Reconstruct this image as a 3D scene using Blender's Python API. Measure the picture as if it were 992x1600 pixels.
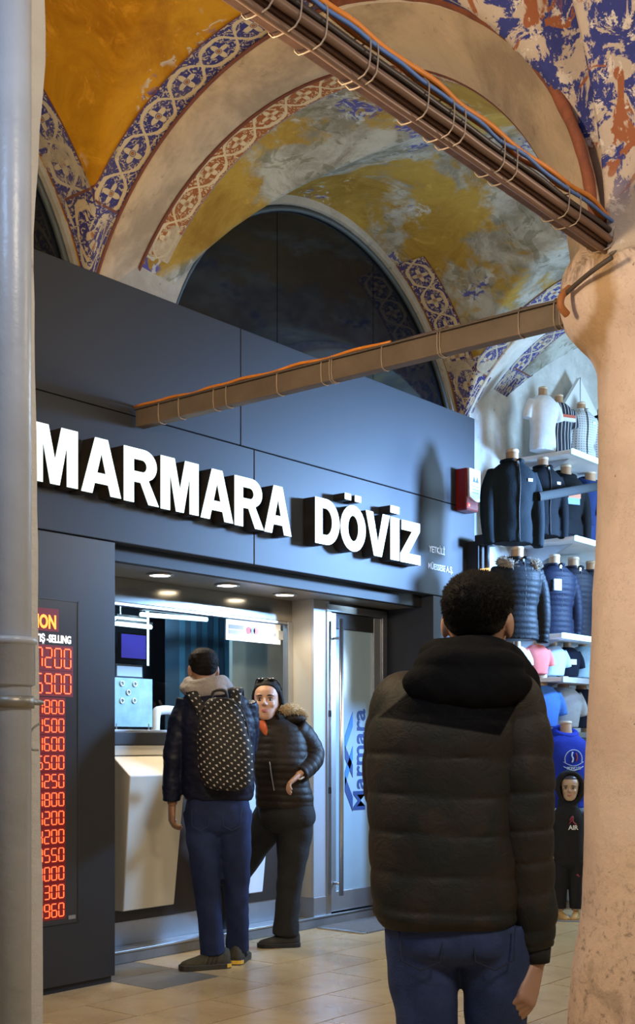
import bpy, bmesh, math, random
import numpy as np
from mathutils import Vector, Matrix, noise as mnoise
random.seed(7)
PI = math.pi
S = bpy.context.scene
COL = S.collection
for o in list(bpy.data.objects):
    bpy.data.objects.remove(o)

# ------------------------------------------------------------------ camera
# World axes: x runs along the shopfront, y into the shop, z up. y = 0 is the face of the cladding.
F_PX, HOR, CX, EYE = 1900.0, 1160.0, 496.0, 1.24
CAM = (-4.205, -4.79)
FW = (0.7741, 0.6331)
RT = (0.6331, -0.7741)
cd = bpy.data.cameras.new('camera')
cam = bpy.data.objects.new('camera', cd)
COL.objects.link(cam)
cam.location = (CAM[0], CAM[1], EYE)
cam.rotation_euler = (PI / 2, 0, -math.atan2(FW[0], FW[1]))
cd.sensor_fit = 'AUTO'
cd.sensor_width = 36
cd.lens = F_PX / 1600 * 36
cd.shift_y = (HOR - 800) / 1600
cd.clip_start = 0.05
S.camera = cam
CAMROT = -math.atan2(FW[0], FW[1])

# ------------------------------------------------------------------ world and lamps
w = bpy.data.worlds.new('world'); S.world = w
w.use_nodes = True
w.node_tree.nodes['Background'].inputs[0].default_value = (0.55, 0.56, 0.62, 1)
w.node_tree.nodes['Background'].inputs[1].default_value = 0.16
S.view_settings.view_transform = 'Standard'
S.view_settings.look = 'None'
S.view_settings.gamma = 1
S.view_settings.use_curve_mapping = False
S.view_settings.exposure = 0.0

def lamp(name, kind, loc, power, col, size=0.2, rot=None, **kw):
    d = bpy.data.lights.new(name, kind); d.energy = power; d.color = col
    if kind == 'AREA':
        d.shape = 'RECTANGLE'; d.size = size[0]; d.size_y = size[1]
    else:
        d.shadow_soft_size = size
    for k, v in kw.items(): setattr(d, k, v)
    o = bpy.data.objects.new(name, d); COL.objects.link(o); o.location = loc
    if rot: o.rotation_euler = rot
    return o
def aim(o, target):
    o.rotation_euler = (Vector(target) - Vector(o.location)).to_track_quat('-Z', 'Y').to_euler()
WARM = (1.0, 0.72, 0.42); COOL = (0.45, 0.72, 1.0); SOFT = (1.0, 0.86, 0.68)
lamp('lantern_light_near_bay', 'POINT', (-2.15, -2.0, 2.7), 120, (1.0, 0.78, 0.48), 0.15)
lamp('lantern_light_street', 'POINT', (-2.6, -5.6, 3.6), 240, SOFT, 0.3)
lamp('lantern_light_street_far', 'POINT', (1.2, -4.9, 3.3), 100, SOFT, 0.25)
lamp('lantern_light_middle_bay', 'POINT', (1.7, -2.3, 2.75), 38, (1.0, 0.9, 0.70), 0.15)
lamp('clothes_shop_lamp', 'POINT', (4.9, -1.7, 3.2), 190, (0.42, 0.70, 1.0), 0.2)
lamp('added_cool_lamp_low', 'POINT', (5.3, -2.0, 1.9), 85, (0.55, 0.80, 1.0), 0.2)  # unseen lamp added to brighten the child mannequin and plinth
_l = lamp('added_blue_spot', 'SPOT', (4.7, -2.55, 3.0), 2900, (0.27, 0.53, 1.0), 0.25, spot_size=1.15, spot_blend=1.0)  # unseen spot added to wash the right end of the cladding blue
aim(_l, (2.75, 0.0, 2.3))
lamp('added_cool_light_left', 'POINT', (-3.75, -3.45, 3.0), 45, (0.35, 0.6, 1.0), 0.1)  # unseen cool light added for the blue tint on left pier and pipe

# ------------------------------------------------------------------ pixel helpers
def raydir(px, py):
    a = (px - CX) / F_PX
    return (FW[0] + RT[0] * a, FW[1] + RT[1] * a, (HOR - py) / F_PX)
def onY(px, py, y):
    r = raydir(px, py); t = (y - CAM[1]) / r[1]
    return (CAM[0] + r[0] * t, EYE + r[2] * t)
def onX(px, py, x):
    r = raydir(px, py); t = (x - CAM[0]) / r[0]
    return (CAM[1] + r[1] * t, EYE + r[2] * t)
def fx(px, y=0.0): return onY(px, 0, y)[0]
def fz(px, py, y=0.0): return onY(px, py, y)[1]
def at(px, py, d):
    r = raydir(px, py)
    return Vector((CAM[0] + r[0] * d, CAM[1] + r[1] * d, EYE + r[2] * d))

# ------------------------------------------------------------------ materials
MATS = {}
def nodes_of(name):
    m = bpy.data.materials.new(name); m.use_nodes = True
    nt = m.node_tree; b = nt.nodes['Principled BSDF']
    return m, nt, b
def N(nt, typ, **kw):
    n = nt.nodes.new(typ)
    for k, v in kw.items():
        if k == 'op': n.operation = v
        elif k == 'blend': n.blend_type = v
        else: setattr(n, k, v)
    return n
class G:
    """tiny node-graph helper: values are sockets or floats"""
    def __init__(s, nt):
        s.nt = nt
    def put(s, sock, v):
        if hasattr(v, 'is_output'): s.nt.links.new(v, sock)
        elif isinstance(v, (tuple, list)): sock.default_value = tuple(v) if len(v) == len(sock.default_value) else tuple(v) + (1,)
        else: sock.default_value = v
    def m(s, op, a, b=0.0, c=None, clamp=False):
        n = s.nt.nodes.new('ShaderNodeMath'); n.operation = op; n.use_clamp = clamp
        s.put(n.inputs[0], a); s.put(n.inputs[1], b)
        if c is not None: s.put(n.inputs[2], c)
        return n.outputs[0]
    def mix(s, f, a, b, blend='MIX'):
        n = s.nt.nodes.new('ShaderNodeMix'); n.data_type = 'RGBA'; n.blend_type = blend
        s.put(n.inputs[0], f); s.put(n.inputs[6], a); s.put(n.inputs[7], b)
        return n.outputs[2]
    def noise(s, scale, vec=None, detail=4, rough=0.55, dist=0.0):
        n = s.nt.nodes.new('ShaderNodeTexNoise')
        n.inputs['Scale'].default_value = scale; n.inputs['Detail'].default_value = detail
        n.inputs['Roughness'].default_value = rough; n.inputs['Distortion'].default_value = dist
        if vec is not None: s.nt.links.new(vec, n.inputs['Vector'])
        return n.outputs['Fac']
    def ramp(s, f, lo, hi):
        n = s.nt.nodes.new('ShaderNodeMapRange'); n.interpolation_type = 'SMOOTHSTEP'
        s.put(n.inputs[0], f); n.inputs[1].default_value = lo; n.inputs[2].default_value = hi
        return n.outputs[0]
    def obj(s):
        n = s.nt.nodes.new('ShaderNodeTexCoord'); return n.outputs['Object']
    def uv(s):
        n = s.nt.nodes.new('ShaderNodeTexCoord'); return n.outputs['UV']
    def sep(s, v):
        n = s.nt.nodes.new('ShaderNodeSeparateXYZ'); s.nt.links.new(v, n.inputs[0]); return n.outputs
    def bump(s, b, h, strength=0.3, dist=0.01):
        n = s.nt.nodes.new('ShaderNodeBump'); n.inputs['Strength'].default_value = strength
        n.inputs['Distance'].default_value = dist
        s.put(n.inputs['Height'], h); s.nt.links.new(n.outputs[0], b.inputs['Normal'])
def mat(name, col, rough=0.6, metal=0.0, var=0.12, scale=8.0, bump=0.0, bscale=60, emit=None, estr=0.0, spec=0.5, coat=0.0):
    if name in MATS: return MATS[name]
    m, nt, b = nodes_of(name); g = G(nt)
    b.inputs['Roughness'].default_value = rough
    b.inputs['Metallic'].default_value = metal
    b.inputs['Specular IOR Level'].default_value = spec
    b.inputs['Coat Weight'].default_value = coat
    f = g.noise(scale, g.obj())
    c2 = tuple(min(1, max(0, c * (1 - var * 2))) for c in col)
    c3 = tuple(min(1, c * (1 + var)) for c in col)
    g.put(b.inputs['Base Color'], g.mix(f, c2, c3))
    if bump: g.bump(b, g.noise(bscale, g.obj()), bump, 0.01)
    if emit:
        b.inputs['Emission Color'].default_value = (*emit, 1); b.inputs['Emission Strength'].default_value = estr
    MATS[name] = m
    return m
def glassmat(name, col=(0.9, 0.95, 1.0), rough=0.02, dark=None, alpha=0.15):
    if name in MATS: return MATS[name]
    m, nt, b = nodes_of(name)
    nt.nodes.remove(b)
    out = nt.nodes['Material Output']
    tr = N(nt, 'ShaderNodeBsdfTransparent'); tr.inputs[0].default_value = (*col, 1)
    gl = N(nt, 'ShaderNodeBsdfGlossy'); gl.inputs['Roughness'].default_value = rough
    gl.inputs[0].default_value = (1, 1, 1, 1)
    lw = N(nt, 'ShaderNodeLayerWeight'); lw.inputs[0].default_value = 0.5
    g = G(nt); fac = g.m('ADD', g.m('MULTIPLY', g.m('POWER', lw.outputs['Facing'], 3.0), 0.55), 0.045)
    mx = N(nt, 'ShaderNodeMixShader')
    nt.links.new(fac, mx.inputs[0]); nt.links.new(tr.outputs[0], mx.inputs[1]); nt.links.new(gl.outputs[0], mx.inputs[2])
    nt.links.new(mx.outputs[0], out.inputs[0])
    MATS[name] = m
    return m

# ---- painted plaster materials
def plaster(name, base, stain, rough=0.85, sc=2.0, grime=0.5):
    if name in MATS: return MATS[name]
    m, nt, b = nodes_of(name); g = G(nt); o = g.obj()
    b.inputs['Roughness'].default_value = rough; b.inputs['Specular IOR Level'].default_value = 0.2
    f = g.ramp(g.noise(sc, o, 6, 0.65, 0.4), 0.38, 0.68)
    c = g.mix(g.m('MULTIPLY', f, grime), base, stain)
    f2 = g.ramp(g.noise(sc * 5, o, 5, 0.7), 0.6, 0.72)
    c = g.mix(g.m('MULTIPLY', f2, 0.45), c, tuple(x * 0.35 for x in stain))
    f3 = g.ramp(g.noise(sc * 2.3, o, 3, 0.6), 0.58, 0.75)
    c = g.mix(g.m('MULTIPLY', f3, 0.4), c, tuple(min(1, x * 1.25) for x in base))
    g.put(b.inputs['Base Color'], c)
    g.bump(b, g.noise(sc * 12, o, 5, 0.65), 0.35, 0.02)
    MATS[name] = m
    return m
def ochre_vault(name, seed, ochre, wear):
    """ochre painted vault, worn to grey plaster in places, with scraps of older blue ornament"""
    m, nt, b = nodes_of(name); g = G(nt); o0 = g.obj()
    mp = N(nt, 'ShaderNodeMapping'); nt.links.new(o0, mp.inputs[0]); mp.inputs['Location'].default_value = seed
    o = mp.outputs[0]
    x, y, z = g.sep(o0)
    b.inputs['Roughness'].default_value = 0.8; b.inputs['Specular IOR Level'].default_value = 0.2
    n1 = g.noise(2.2, o, 6, 0.7, 0.6)
    c = g.mix(g.ramp(n1, 0.35, 0.7), ochre, tuple(v * f for v, f in zip(ochre, (0.62, 0.5, 0.35))))
    n2 = g.noise(7, o, 5, 0.7, 0.8)
    c = g.mix(g.m('MULTIPLY', g.ramp(n2, 0.55, 0.75), 0.6), c, tuple(min(1, v * 1.5 + .02) for v in ochre))
    n3 = g.noise(1.1, o, 6, 0.65, 0.5)
    side = g.m('ADD', g.m('MULTIPLY', g.m('SUBTRACT', 0.6, g.m('ABSOLUTE', g.m('SUBTRACT', y, -0.95))), wear[1]), wear[0])
    wmask = g.ramp(g.m('ADD', n3, side), 0.5, 0.58)
    grey = g.mix(g.ramp(g.noise(3.5, o, 6, 0.7, 0.5), 0.35, 0.65), (0.20, 0.19, 0.15), (0.42, 0.43, 0.40))
    grey = g.mix(g.m('MULTIPLY', g.ramp(g.noise(5, o, 4, 0.6, 1.5), 0.55, 0.6), 0.5), grey, (0.1, 0.1, 0.05))
    c = g.mix(wmask, c, grey)
    scr = g.m('MULTIPLY', g.ramp(g.noise(2.4, o, 3, 0.5), 0.6, 0.64), g.ramp(g.noise(9, o, 2, 0.5, 2.5), 0.5, 0.53))
    c = g.mix(g.m('MULTIPLY', scr, 0.85), c, (0.05, 0.06, 0.32))
    scr2 = g.m('MULTIPLY', g.ramp(g.noise(2.4, o, 3, 0.5), 0.54, 0.6), g.ramp(g.noise(11, o, 3, 0.6, 1.5), 0.56, 0.6))
    c = g.mix(g.m('MULTIPLY', scr2, 0.6), c, (0.55, 0.6, 0.62))
    g.put(b.inputs['Base Color'], c)
    g.bump(b, g.noise(24, o, 5, 0.7), 0.3, 0.015)
    MATS[name] = m
    return m
def peeling_paint(name):
    """cobalt, rust red and bare plaster in flaking patches"""
    m, nt, b = nodes_of(name); g = G(nt); o = g.obj()
    x, y, z = g.sep(o)
    b.inputs['Roughness'].default_value = 0.85; b.inputs['Specular IOR Level'].default_value = 0.2
    c = g.mix(g.noise(6, o, 5, 0.7), (0.62, 0.50, 0.42), (0.42, 0.34, 0.28))
    high = g.ramp(z, 3.12, 3.35)
    blue = g.ramp(g.noise(5.5, o, 6, 0.72, 0.6), 0.50, 0.53)
    c = g.mix(g.m('MULTIPLY', blue, high), c, (0.040, 0.050, 0.22))
    red = g.ramp(g.noise(4.2, o, 4, 0.6, 1.4), 0.57, 0.60)
    c = g.mix(g.m('MULTIPLY', red, high), c, (0.32, 0.11, 0.05))
    fl = g.ramp(g.noise(10, o, 6, 0.78, 0.5), 0.55, 0.58)
    c = g.mix(fl, c, (0.66, 0.58, 0.52))
    g.put(b.inputs['Base Color'], c)
    g.bump(b, g.noise(30, o, 6, 0.75), 0.5, 0.02)
    MATS[name] = m
    return m
def floral_band(name, ground, cream, edge, wear=0.0, period=0.22):
    """interlaced scrolls with four-petalled flowers; UV.x = metres along, UV.y = 0..1 across"""
    m, nt, b = nodes_of(name); g = G(nt)
    b.inputs['Roughness'].default_value = 0.8; b.inputs['Specular IOR Level'].default_value = 0.2
    u, v, _ = g.sep(g.uv()); o = g.obj()
    wob = g.m('MULTIPLY', g.m('SUBTRACT', g.noise(14, o, 3), 0.5), 0.14)
    vv = g.m('ADD', g.m('SUBTRACT', v, 0.5), wob)          # -0.5..0.5
    ph = g.m('MULTIPLY', u, 2 * PI / (2 * period))
    sn = g.m('MULTIPLY', g.m('SINE', ph), 0.40)
    cs = g.m('MULTIPLY', g.m('SINE', g.m('MULTIPLY', ph, 3)), 0.05)
    sn = g.m('ADD', sn, cs)
    d1 = g.m('ABSOLUTE', g.m('SUBTRACT', vv, sn)); d2 = g.m('ABSOLUTE', g.m('ADD', vv, sn))
    line = g.m('SUBTRACT', 1, g.ramp(g.m('MINIMUM', d1, d2), 0.045, 0.07))
    fu = g.m('MULTIPLY', g.m('SUBTRACT', g.m('FRACT', g.m('DIVIDE', u, period)), 0.5), period / 0.20)
    rr = g.m('SQRT', g.m('ADD', g.m('MULTIPLY', fu, fu), g.m('MULTIPLY', vv, vv)))
    an = g.m('ARCTAN2', vv, fu)
    pet = g.m('ADD', 0.17, g.m('MULTIPLY', g.m('COSINE', g.m('MULTIPLY', an, 4)), 0.085))
    flower = g.m('SUBTRACT', 1, g.ramp(g.m('SUBTRACT', rr, pet), 0.0, 0.03))
    core = g.m('SUBTRACT', 1, g.ramp(rr, 0.045, 0.06))
    ring = g.m('MULTIPLY', g.ramp(rr, 0.06, 0.07), g.m('SUBTRACT', 1, g.ramp(rr, 0.075, 0.09)))
    leaf = g.m('MULTIPLY', g.ramp(g.noise(32, o, 2, 0.5, 2.2), 0.54, 0.58), g.ramp(rr, 0.2, 0.26))
    c = g.mix(g.m('MULTIPLY', leaf, 0.85), ground, cream)
    c = g.mix(line, c, cream)
    gap = g.m('SUBTRACT', 1, g.ramp(g.m('MINIMUM', d1, d2), 0.0, 0.018))
    c = g.mix(flower, c, cream)
    c = g.mix(ring, c, ground)
    c = g.mix(core, c, (0.30, 0.12, 0.04))
    e = g.ramp(g.m('ABSOLUTE', g.m('SUBTRACT', v, 0.5)), 0.455, 0.47)
    c = g.mix(e, c, edge)
    wn = g.ramp(g.noise(3.2, o, 5, 0.7, 0.5), 0.66 - wear * 0.3, 0.70 - wear * 0.3)
    c = g.mix(g.m('MULTIPLY', wn, 0.85), c, g.mix(g.noise(9, o), (0.36, 0.30, 0.20), (0.5, 0.45, 0.36)))
    dirt = g.ramp(g.noise(6, o, 6, 0.7), 0.45, 0.8)
    c = g.mix(g.m('MULTIPLY', dirt, 0.5), c, (0.22, 0.16, 0.10))
    g.put(b.inputs['Base Color'], c)
    g.bump(b, g.noise(40, o, 4, 0.7), 0.2, 0.01)
    MATS[name] = m
    return m

# ------------------------------------------------------------------ mesh building
def catmull(pts, sub=6):
    P = [np.array(p, float) for p in pts]
    if len(P) < 3 or sub < 2: return P
    P = [2 * P[0] - P[1]] + P + [2 * P[-1] - P[-2]]
    out = []
    for i in range(1, len(P) - 2):
        p0, p1, p2, p3 = P[i - 1:i + 3]
        for k in range(sub):
            t = k / sub
            out.append(0.5 * ((2 * p1) + (-p0 + p2) * t + (2 * p0 - 5 * p1 + 4 * p2 - p3) * t * t + (-p0 + 3 * p1 - 3 * p2 + p3) * t ** 3))
    out.append(P[-2])
    return out
class MB:
    def __init__(s): s.v = []; s.f = []; s.uv = {}
    def add(s, vs, fs, M=None):
        b = len(s.v)
        s.v += [tuple(M @ Vector(p)) if M is not None else tuple(p) for p in vs]
        s.f += [tuple(i + b for i in f) for f in fs]
        return s
    def box(s, x0, x1, y0, y1, z0, z1, M=None):
        vs = [(x, y, z) for x in (x0, x1) for y in (y0, y1) for z in (z0, z1)]
        return s.add(vs, [(0, 1, 3, 2), (4, 6, 7, 5), (0, 4, 5, 1), (2, 3, 7, 6), (0, 2, 6, 4), (1, 5, 7, 3)], M)
    def rings(s, rs, M=None, cap=True, closed=True):
        n = len(rs[0]); vs = [p for r in rs for p in r]; fs = []
        for i in range(len(rs) - 1):
            for j in range(n if closed else n - 1):
                k = (j + 1) % n
                fs.append((i * n + j, i * n + k, (i + 1) * n + k, (i + 1) * n + j))
        if cap and closed:
            fs.append(tuple(range(n))[::-1]); fs.append(tuple((len(rs) - 1) * n + j for j in range(n)))
        return s.add(vs, fs, M)
    def prism(s, poly, d0, d1, axis='y', M=None):
        def P(a, b, d): return {'y': (a, d, b), 'x': (d, a, b), 'z': (a, b, d)}[axis]
        n = len(poly)
        vs = [P(a, b, d0) for a, b in poly] + [P(a, b, d1) for a, b in poly]
        fs = [tuple(range(n)), tuple(range(2 * n - 1, n - 1, -1))] + [(i, n + i, n + (i + 1) % n, (i + 1) % n) for i in range(n)]
        return s.add(vs, fs, M)
    def tube(s, pts, rad, n=10, sub=1, M=None, hint=(0, 0, 1), cap=True, mod=None):
        """rad: float, list of floats or list of (a, b); a along 'side', b along 'up'"""
        R = [rad] * len(pts) if not isinstance(rad, (list, tuple)) else list(rad)
        R = [(r, r) if not isinstance(r, (tuple, list)) else r for r in R]
        A = catmull([tuple(p) + tuple(r) for p, r in zip(pts, R)], sub) if sub > 1 else [np.array(tuple(p) + tuple(r), float) for p, r in zip(pts, R)]
        C = [a[:3] for a in A]; rs = []; side = None; L = 0
        for i, a in enumerate(A):
            t = C[min(i + 1, len(C) - 1)] - C[max(i - 1, 0)]
            t = t / (np.linalg.norm(t) + 1e-9)
            if side is None:
                h = np.array(hint, float)
                if abs(h @ t) > 0.95: h = np.array((1.0, 0, 0))
                side = np.cross(h, t)
            side = side - t * (side @ t); side /= np.linalg.norm(side) + 1e-9
            up = np.cross(t, side)
            if i: L += np.linalg.norm(C[i] - C[i - 1])
            q = []
            for j in range(n):
                an = 2 * PI * j / n
                k = mod(L, an, i) if mod else 0
                q.append(C[i] + side * math.cos(an) * (a[3] + k) + up * math.sin(an) * (a[4] + k))
            rs.append(q)
        return s.rings(rs, M, cap)
    def lathe(s, prof, n=24, M=None, cap=True):
        return s.rings([[(r * math.cos(2 * PI * j / n), r * math.sin(2 * PI * j / n), z) for j in range(n)] for r, z in prof], M, cap)
    def ell(s, c, r, n=16, m=10, M=None):
        rs = []
        for i in range(m + 1):
            ph = -PI / 2 + PI * i / m; cr = max(math.cos(ph), 0.02)
            rs.append([(c[0] + r[0] * cr * math.cos(2 * PI * j / n), c[1] + r[1] * cr * math.sin(2 * PI * j / n), c[2] + r[2] * math.sin(ph)) for j in range(n)])
        return s.rings(rs, M)
    def mesh(s, name='m', smooth=False):
        me = bpy.data.meshes.new(name); me.from_pydata(s.v, [], s.f); 
        bm = bmesh.new(); bm.from_mesh(me); bmesh.ops.recalc_face_normals(bm, faces=bm.faces); bm.to_mesh(me); bm.free()
        if smooth: me.shade_smooth()
        return me
def rootmat(o):
    m = Matrix.Identity(4)
    while o is not None:
        m = o.matrix_basis @ m; o = o.parent
    return m
def link(name, me, m, parent=None, world=True, label=None):
    me.materials.clear(); me.materials.append(m)
    if parent is not None and world:
        me.transform(rootmat(parent).inverted())
    o = bpy.data.objects.new(name, me); COL.objects.link(o); o.parent = parent
    if label: o['label'] = label
    return o
def build(mb, name, m, parent=None, smooth=False, bevel=0, world=True, label=None, seg=2):
    me = mb.mesh(name, smooth)
    o = link(name, me, m, parent, world, label)
    if bevel:
        b = o.modifiers.new('bevel', 'BEVEL'); b.width = bevel; b.segments = seg; b.limit_method = 'ANGLE'; b.angle_limit = 0.6
    return o
def boxo(name, m, dims, parent=None, bevel=0.0, label=None, world=True):
    return build(MB().box(*dims), name, m, parent, False, bevel, world, label)
def tag(o, label=None, cat=None, group=None, kind=None):
    if label: o['label'] = label
    if cat: o['category'] = cat
    if group: o['group'] = group
    if kind: o['kind'] = kind
    return o
def thing(name, label, cat, loc=(0, 0, 0), rotz=0.0, group=None):
    o = bpy.data.objects.new(name, None); COL.objects.link(o)
    o.location = loc; o.rotation_euler = (0, 0, rotz); o.empty_display_size = 0.1
    o.matrix_basis = Matrix.Translation(Vector(loc)) @ Matrix.Rotation(rotz, 4, 'Z')
    return tag(o, label, cat, group)
def eval_mesh(o):
    dg = bpy.context.evaluated_depsgraph_get(); dg.update()
    me = bpy.data.meshes.new_from_object(o.evaluated_get(dg))
    return me
def fuse(mb, voxel=0.008, it=4, fac=0.5):
    """closed overlapping shells -> one continuous skin"""
    me = mb.mesh('fuse'); o = bpy.data.objects.new('fuse', me); COL.objects.link(o)
    r = o.modifiers.new('r', 'REMESH'); r.mode = 'VOXEL'; r.voxel_size = voxel
    if it:
        k = o.modifiers.new('s', 'SMOOTH'); k.factor = fac; k.iterations = it
    out = eval_mesh(o)
    bpy.data.objects.remove(o); bpy.data.meshes.remove(me)
    out.shade_smooth()
    return out
def displace(me, fn):
    n = len(me.vertices); co = np.empty(n * 3); me.vertices.foreach_get('co', co); co = co.reshape(-1, 3)
    me.update(); no = np.empty(n * 3); me.vertices.foreach_get('normal', no); no = no.reshape(-1, 3)
    co2 = fn(co, no); me.vertices.foreach_set('co', co2.ravel()); me.update()
def grid_mesh(name, nu, nv, fn, uvfn=None, smooth=True):
    vs = [fn(i / nu, j / nv) for i in range(nu + 1) for j in range(nv + 1)]
    fs = [(i * (nv + 1) + j, (i + 1) * (nv + 1) + j, (i + 1) * (nv + 1) + j + 1, i * (nv + 1) + j + 1) for i in range(nu) for j in range(nv)]
    me = bpy.data.meshes.new(name); me.from_pydata(vs, [], fs)
    if uvfn:
        uvs = [uvfn(i / nu, j / nv) for i in range(nu + 1) for j in range(nv + 1)]
        l = me.uv_layers.new(name='UVMap')
        for p in me.polygons:
            for li in p.loop_indices: l.data[li].uv = uvs[me.loops[li].vertex_index]
    if smooth: me.shade_smooth()
    return me
FONT = None
def text_mesh(body, size, extrude=0.002, bold=0.0, xs=1.0, align='LEFT', space=1.0):
    c = bpy.data.curves.new('t', 'FONT'); c.body = body; c.size = size; c.extrude = extrude; c.offset = bold
    c.align_x = align; c.space_character = space; c.resolution_u = 3
    o = bpy.data.objects.new('t', c); COL.objects.link(o)
    me = eval_mesh(o); bpy.data.objects.remove(o); bpy.data.curves.remove(c)
    if xs != 1.0: me.transform(Matrix.Diagonal((xs, 1, 1, 1)))
    return me
def poly_mesh(splines, extrude):
    c = bpy.data.curves.new('p', 'CURVE'); c.dimensions = '2D'; c.fill_mode = 'BOTH'; c.extrude = extrude
    for sp in splines:
        q = c.splines.new('POLY'); q.points.add(len(sp) - 1); q.use_cyclic_u = True
        for p, (a, b) in zip(q.points, sp): p.co = (a, b, 0, 1)
    o = bpy.data.objects.new('p', c); COL.objects.link(o)
    me = eval_mesh(o); bpy.data.objects.remove(o); bpy.data.curves.remove(c)
    return me
ONWALL = lambda x, y, z, rz=0: Matrix.Translation((x, y, z)) @ Matrix.Rotation(rz, 4, 'Z') @ Matrix.Rotation(PI / 2, 4, 'X')

# common materials
M_clad = mat('dark blue grey coated aluminium', (0.036, 0.040, 0.052), 0.5, 0.0, 0.06, 2.0, spec=0.3)
M_clad2 = mat('charcoal coated aluminium', (0.036, 0.037, 0.042), 0.4, 0.3, 0.05, 2.0)
M_black = mat('black matt', (0.012, 0.012, 0.014), 0.6)
M_steel = mat('brushed steel', (0.55, 0.56, 0.58), 0.3, 1.0, 0.06, 20)
M_steel2 = mat('satin aluminium', (0.50, 0.51, 0.54), 0.35, 0.85, 0.06, 12)
M_cream = mat('cream laminate', (0.62, 0.56, 0.44), 0.4, 0, 0.06, 3)
M_brownp = mat('dark brown laminate', (0.035, 0.024, 0.02), 0.35, 0, 0.1, 5)
M_white = mat('white paint', (0.75, 0.76, 0.78), 0.5, 0, 0.04)
M_plaster = plaster('warm arch plaster', (0.58, 0.44, 0.30), (0.27, 0.20, 0.14), sc=2.2, grime=0.75)
def stained_pillar():
    m, nt, b = nodes_of('stained pinkish limewash'); g = G(nt); o = g.obj(); x, y, z = g.sep(o)
    b.inputs['Roughness'].default_value = 0.85; b.inputs['Specular IOR Level'].default_value = 0.2
    c = g.mix(g.ramp(g.noise(1.6, o, 6, 0.65, 0.4), 0.35, 0.7), (0.78, 0.60, 0.50), (0.64, 0.48, 0.39))
    c = g.mix(g.m('MULTIPLY', g.ramp(g.noise(9, o, 5, 0.7), 0.55, 0.75), 0.3), c, (0.74, 0.64, 0.56))
    # scuffed foot
    foot = g.m('SUBTRACT', 1, g.ramp(z, 0.45, 0.95))
    sc = g.m('MULTIPLY', foot, g.ramp(g.noise(22, o, 6, 0.75, 0.6), 0.52, 0.66))
    c = g.mix(g.m('MULTIPLY', sc, 0.75), c, (0.20, 0.13, 0.09))
    sc = g.m('MULTIPLY', foot, g.ramp(g.noise(5, o, 5, 0.7, 0.6), 0.5, 0.66))
    c = g.mix(g.m('MULTIPLY', sc, 0.55), c, (0.34, 0.25, 0.19))
    # specks and a rusty run-off below the iron bracket
    c = g.mix(g.m('MULTIPLY', g.ramp(g.noise(30, o, 3, 0.6), 0.72, 0.76), 0.7), c, (0.16, 0.10, 0.07))
    p = at(957, 480, 4.36)
    dx = g.m('SUBTRACT', g.m('ADD', g.m('MULTIPLY', x, RT[0]), g.m('MULTIPLY', y, RT[1])), p.x * RT[0] + p.y * RT[1])
    dx = g.m('ADD', dx, g.m('MULTIPLY', g.m('SUBTRACT', g.noise(6, o, 3), 0.5), 0.10))
    run = g.m('MULTIPLY', g.m('SUBTRACT', 1, g.ramp(g.m('ABSOLUTE', dx), 0.015, 0.05)), g.m('MULTIPLY', g.ramp(z, 2.35, 2.75), 0.8))
    c = g.mix(run, c, (0.42, 0.24, 0.09))
    soot = g.m('MULTIPLY', g.ramp(z, 2.92, 3.04), g.ramp(g.noise(8, o, 6, 0.75, 0.8), 0.42, 0.62))
    c = g.mix(g.m('MULTIPLY', soot, 0.8), c, (0.10, 0.07, 0.05))
    crack = g.m('SUBTRACT', 1, g.ramp(g.m('ABSOLUTE', g.m('SUBTRACT', g.noise(3.5, o, 6, 0.7), 0.5)), 0.0, 0.006))
    c = g.mix(g.m('MULTIPLY', crack, 0.35), c, (0.30, 0.2, 0.15))
    g.put(b.inputs['Base Color'], c)
    g.bump(b, g.m('ADD', g.noise(18, o, 6, 0.7), g.m('MULTIPLY', g.noise(4, o, 4), 1.5)), 0.4, 0.02)
    return m
M_pillar = stained_pillar()
M_pier = plaster('pale rough render', (0.60, 0.57, 0.53), (0.45, 0.41, 0.36), sc=2.2, grime=0.5)
M_greyplaster = plaster('bare grey plaster', (0.40, 0.39, 0.36), (0.22, 0.20, 0.17), sc=3)
M_glass = glassmat('clear glass')

# ------------------------------------------------------------------ floor
M_floor = mat('mortar bed', (0.16, 0.13, 0.10), 0.8)
fl = tag(boxo('floor', M_floor, (-9, 13, -9, 6, -0.12, -0.012)), 'beige stone paved floor of the arcade', None, None, 'structure')
def stone(name, a, b, rough):
    m, nt, bs = nodes_of(name); g = G(nt)
    inf = N(nt, 'ShaderNodeObjectInfo')
    o = g.obj()
    n1 = g.noise(2.2, o, 7, 0.65, 1.2); n2 = g.noise(14, o, 4, 0.6)
    c = g.mix(g.ramp(n1, 0.3, 0.7), a, b)
    c = g.mix(g.m('MULTIPLY', n2, 0.35), c, tuple(v * 0.6 for v in b))
    c = g.mix(g.m('MULTIPLY', inf.outputs['Random'], 0.35), c, tuple(v * 0.72 for v in a))
    g.put(bs.inputs['Base Color'], c)
    g.put(bs.inputs['Roughness'], g.m('ADD', rough, g.m('MULTIPLY', n1, 0.25)))
    g.bump(bs, n2, 0.08, 0.01)
    MATS[name] = m
    return m
M_tile = stone('cream limestone tile', (0.66, 0.51, 0.30), (0.46, 0.33, 0.17), 0.14)
M_slab = stone('grey stone slab', (0.20, 0.19, 0.17), (0.13, 0.12, 0.11), 0.4)
TL, TW = 0.92, 0.36
tile_me = MB().box(0.003, TL - 0.003, 0.003, TW - 0.003, -0.02, 0.0).mesh('tile')
tile_me.materials.append(M_tile)
ntile = 0
def add_tile(me, x, y):
    global ntile
    o = bpy.data.objects.new('tile', me); COL.objects.link(o); o.parent = fl
    o.location = (x, y, 0)
    ntile += 1
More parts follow.
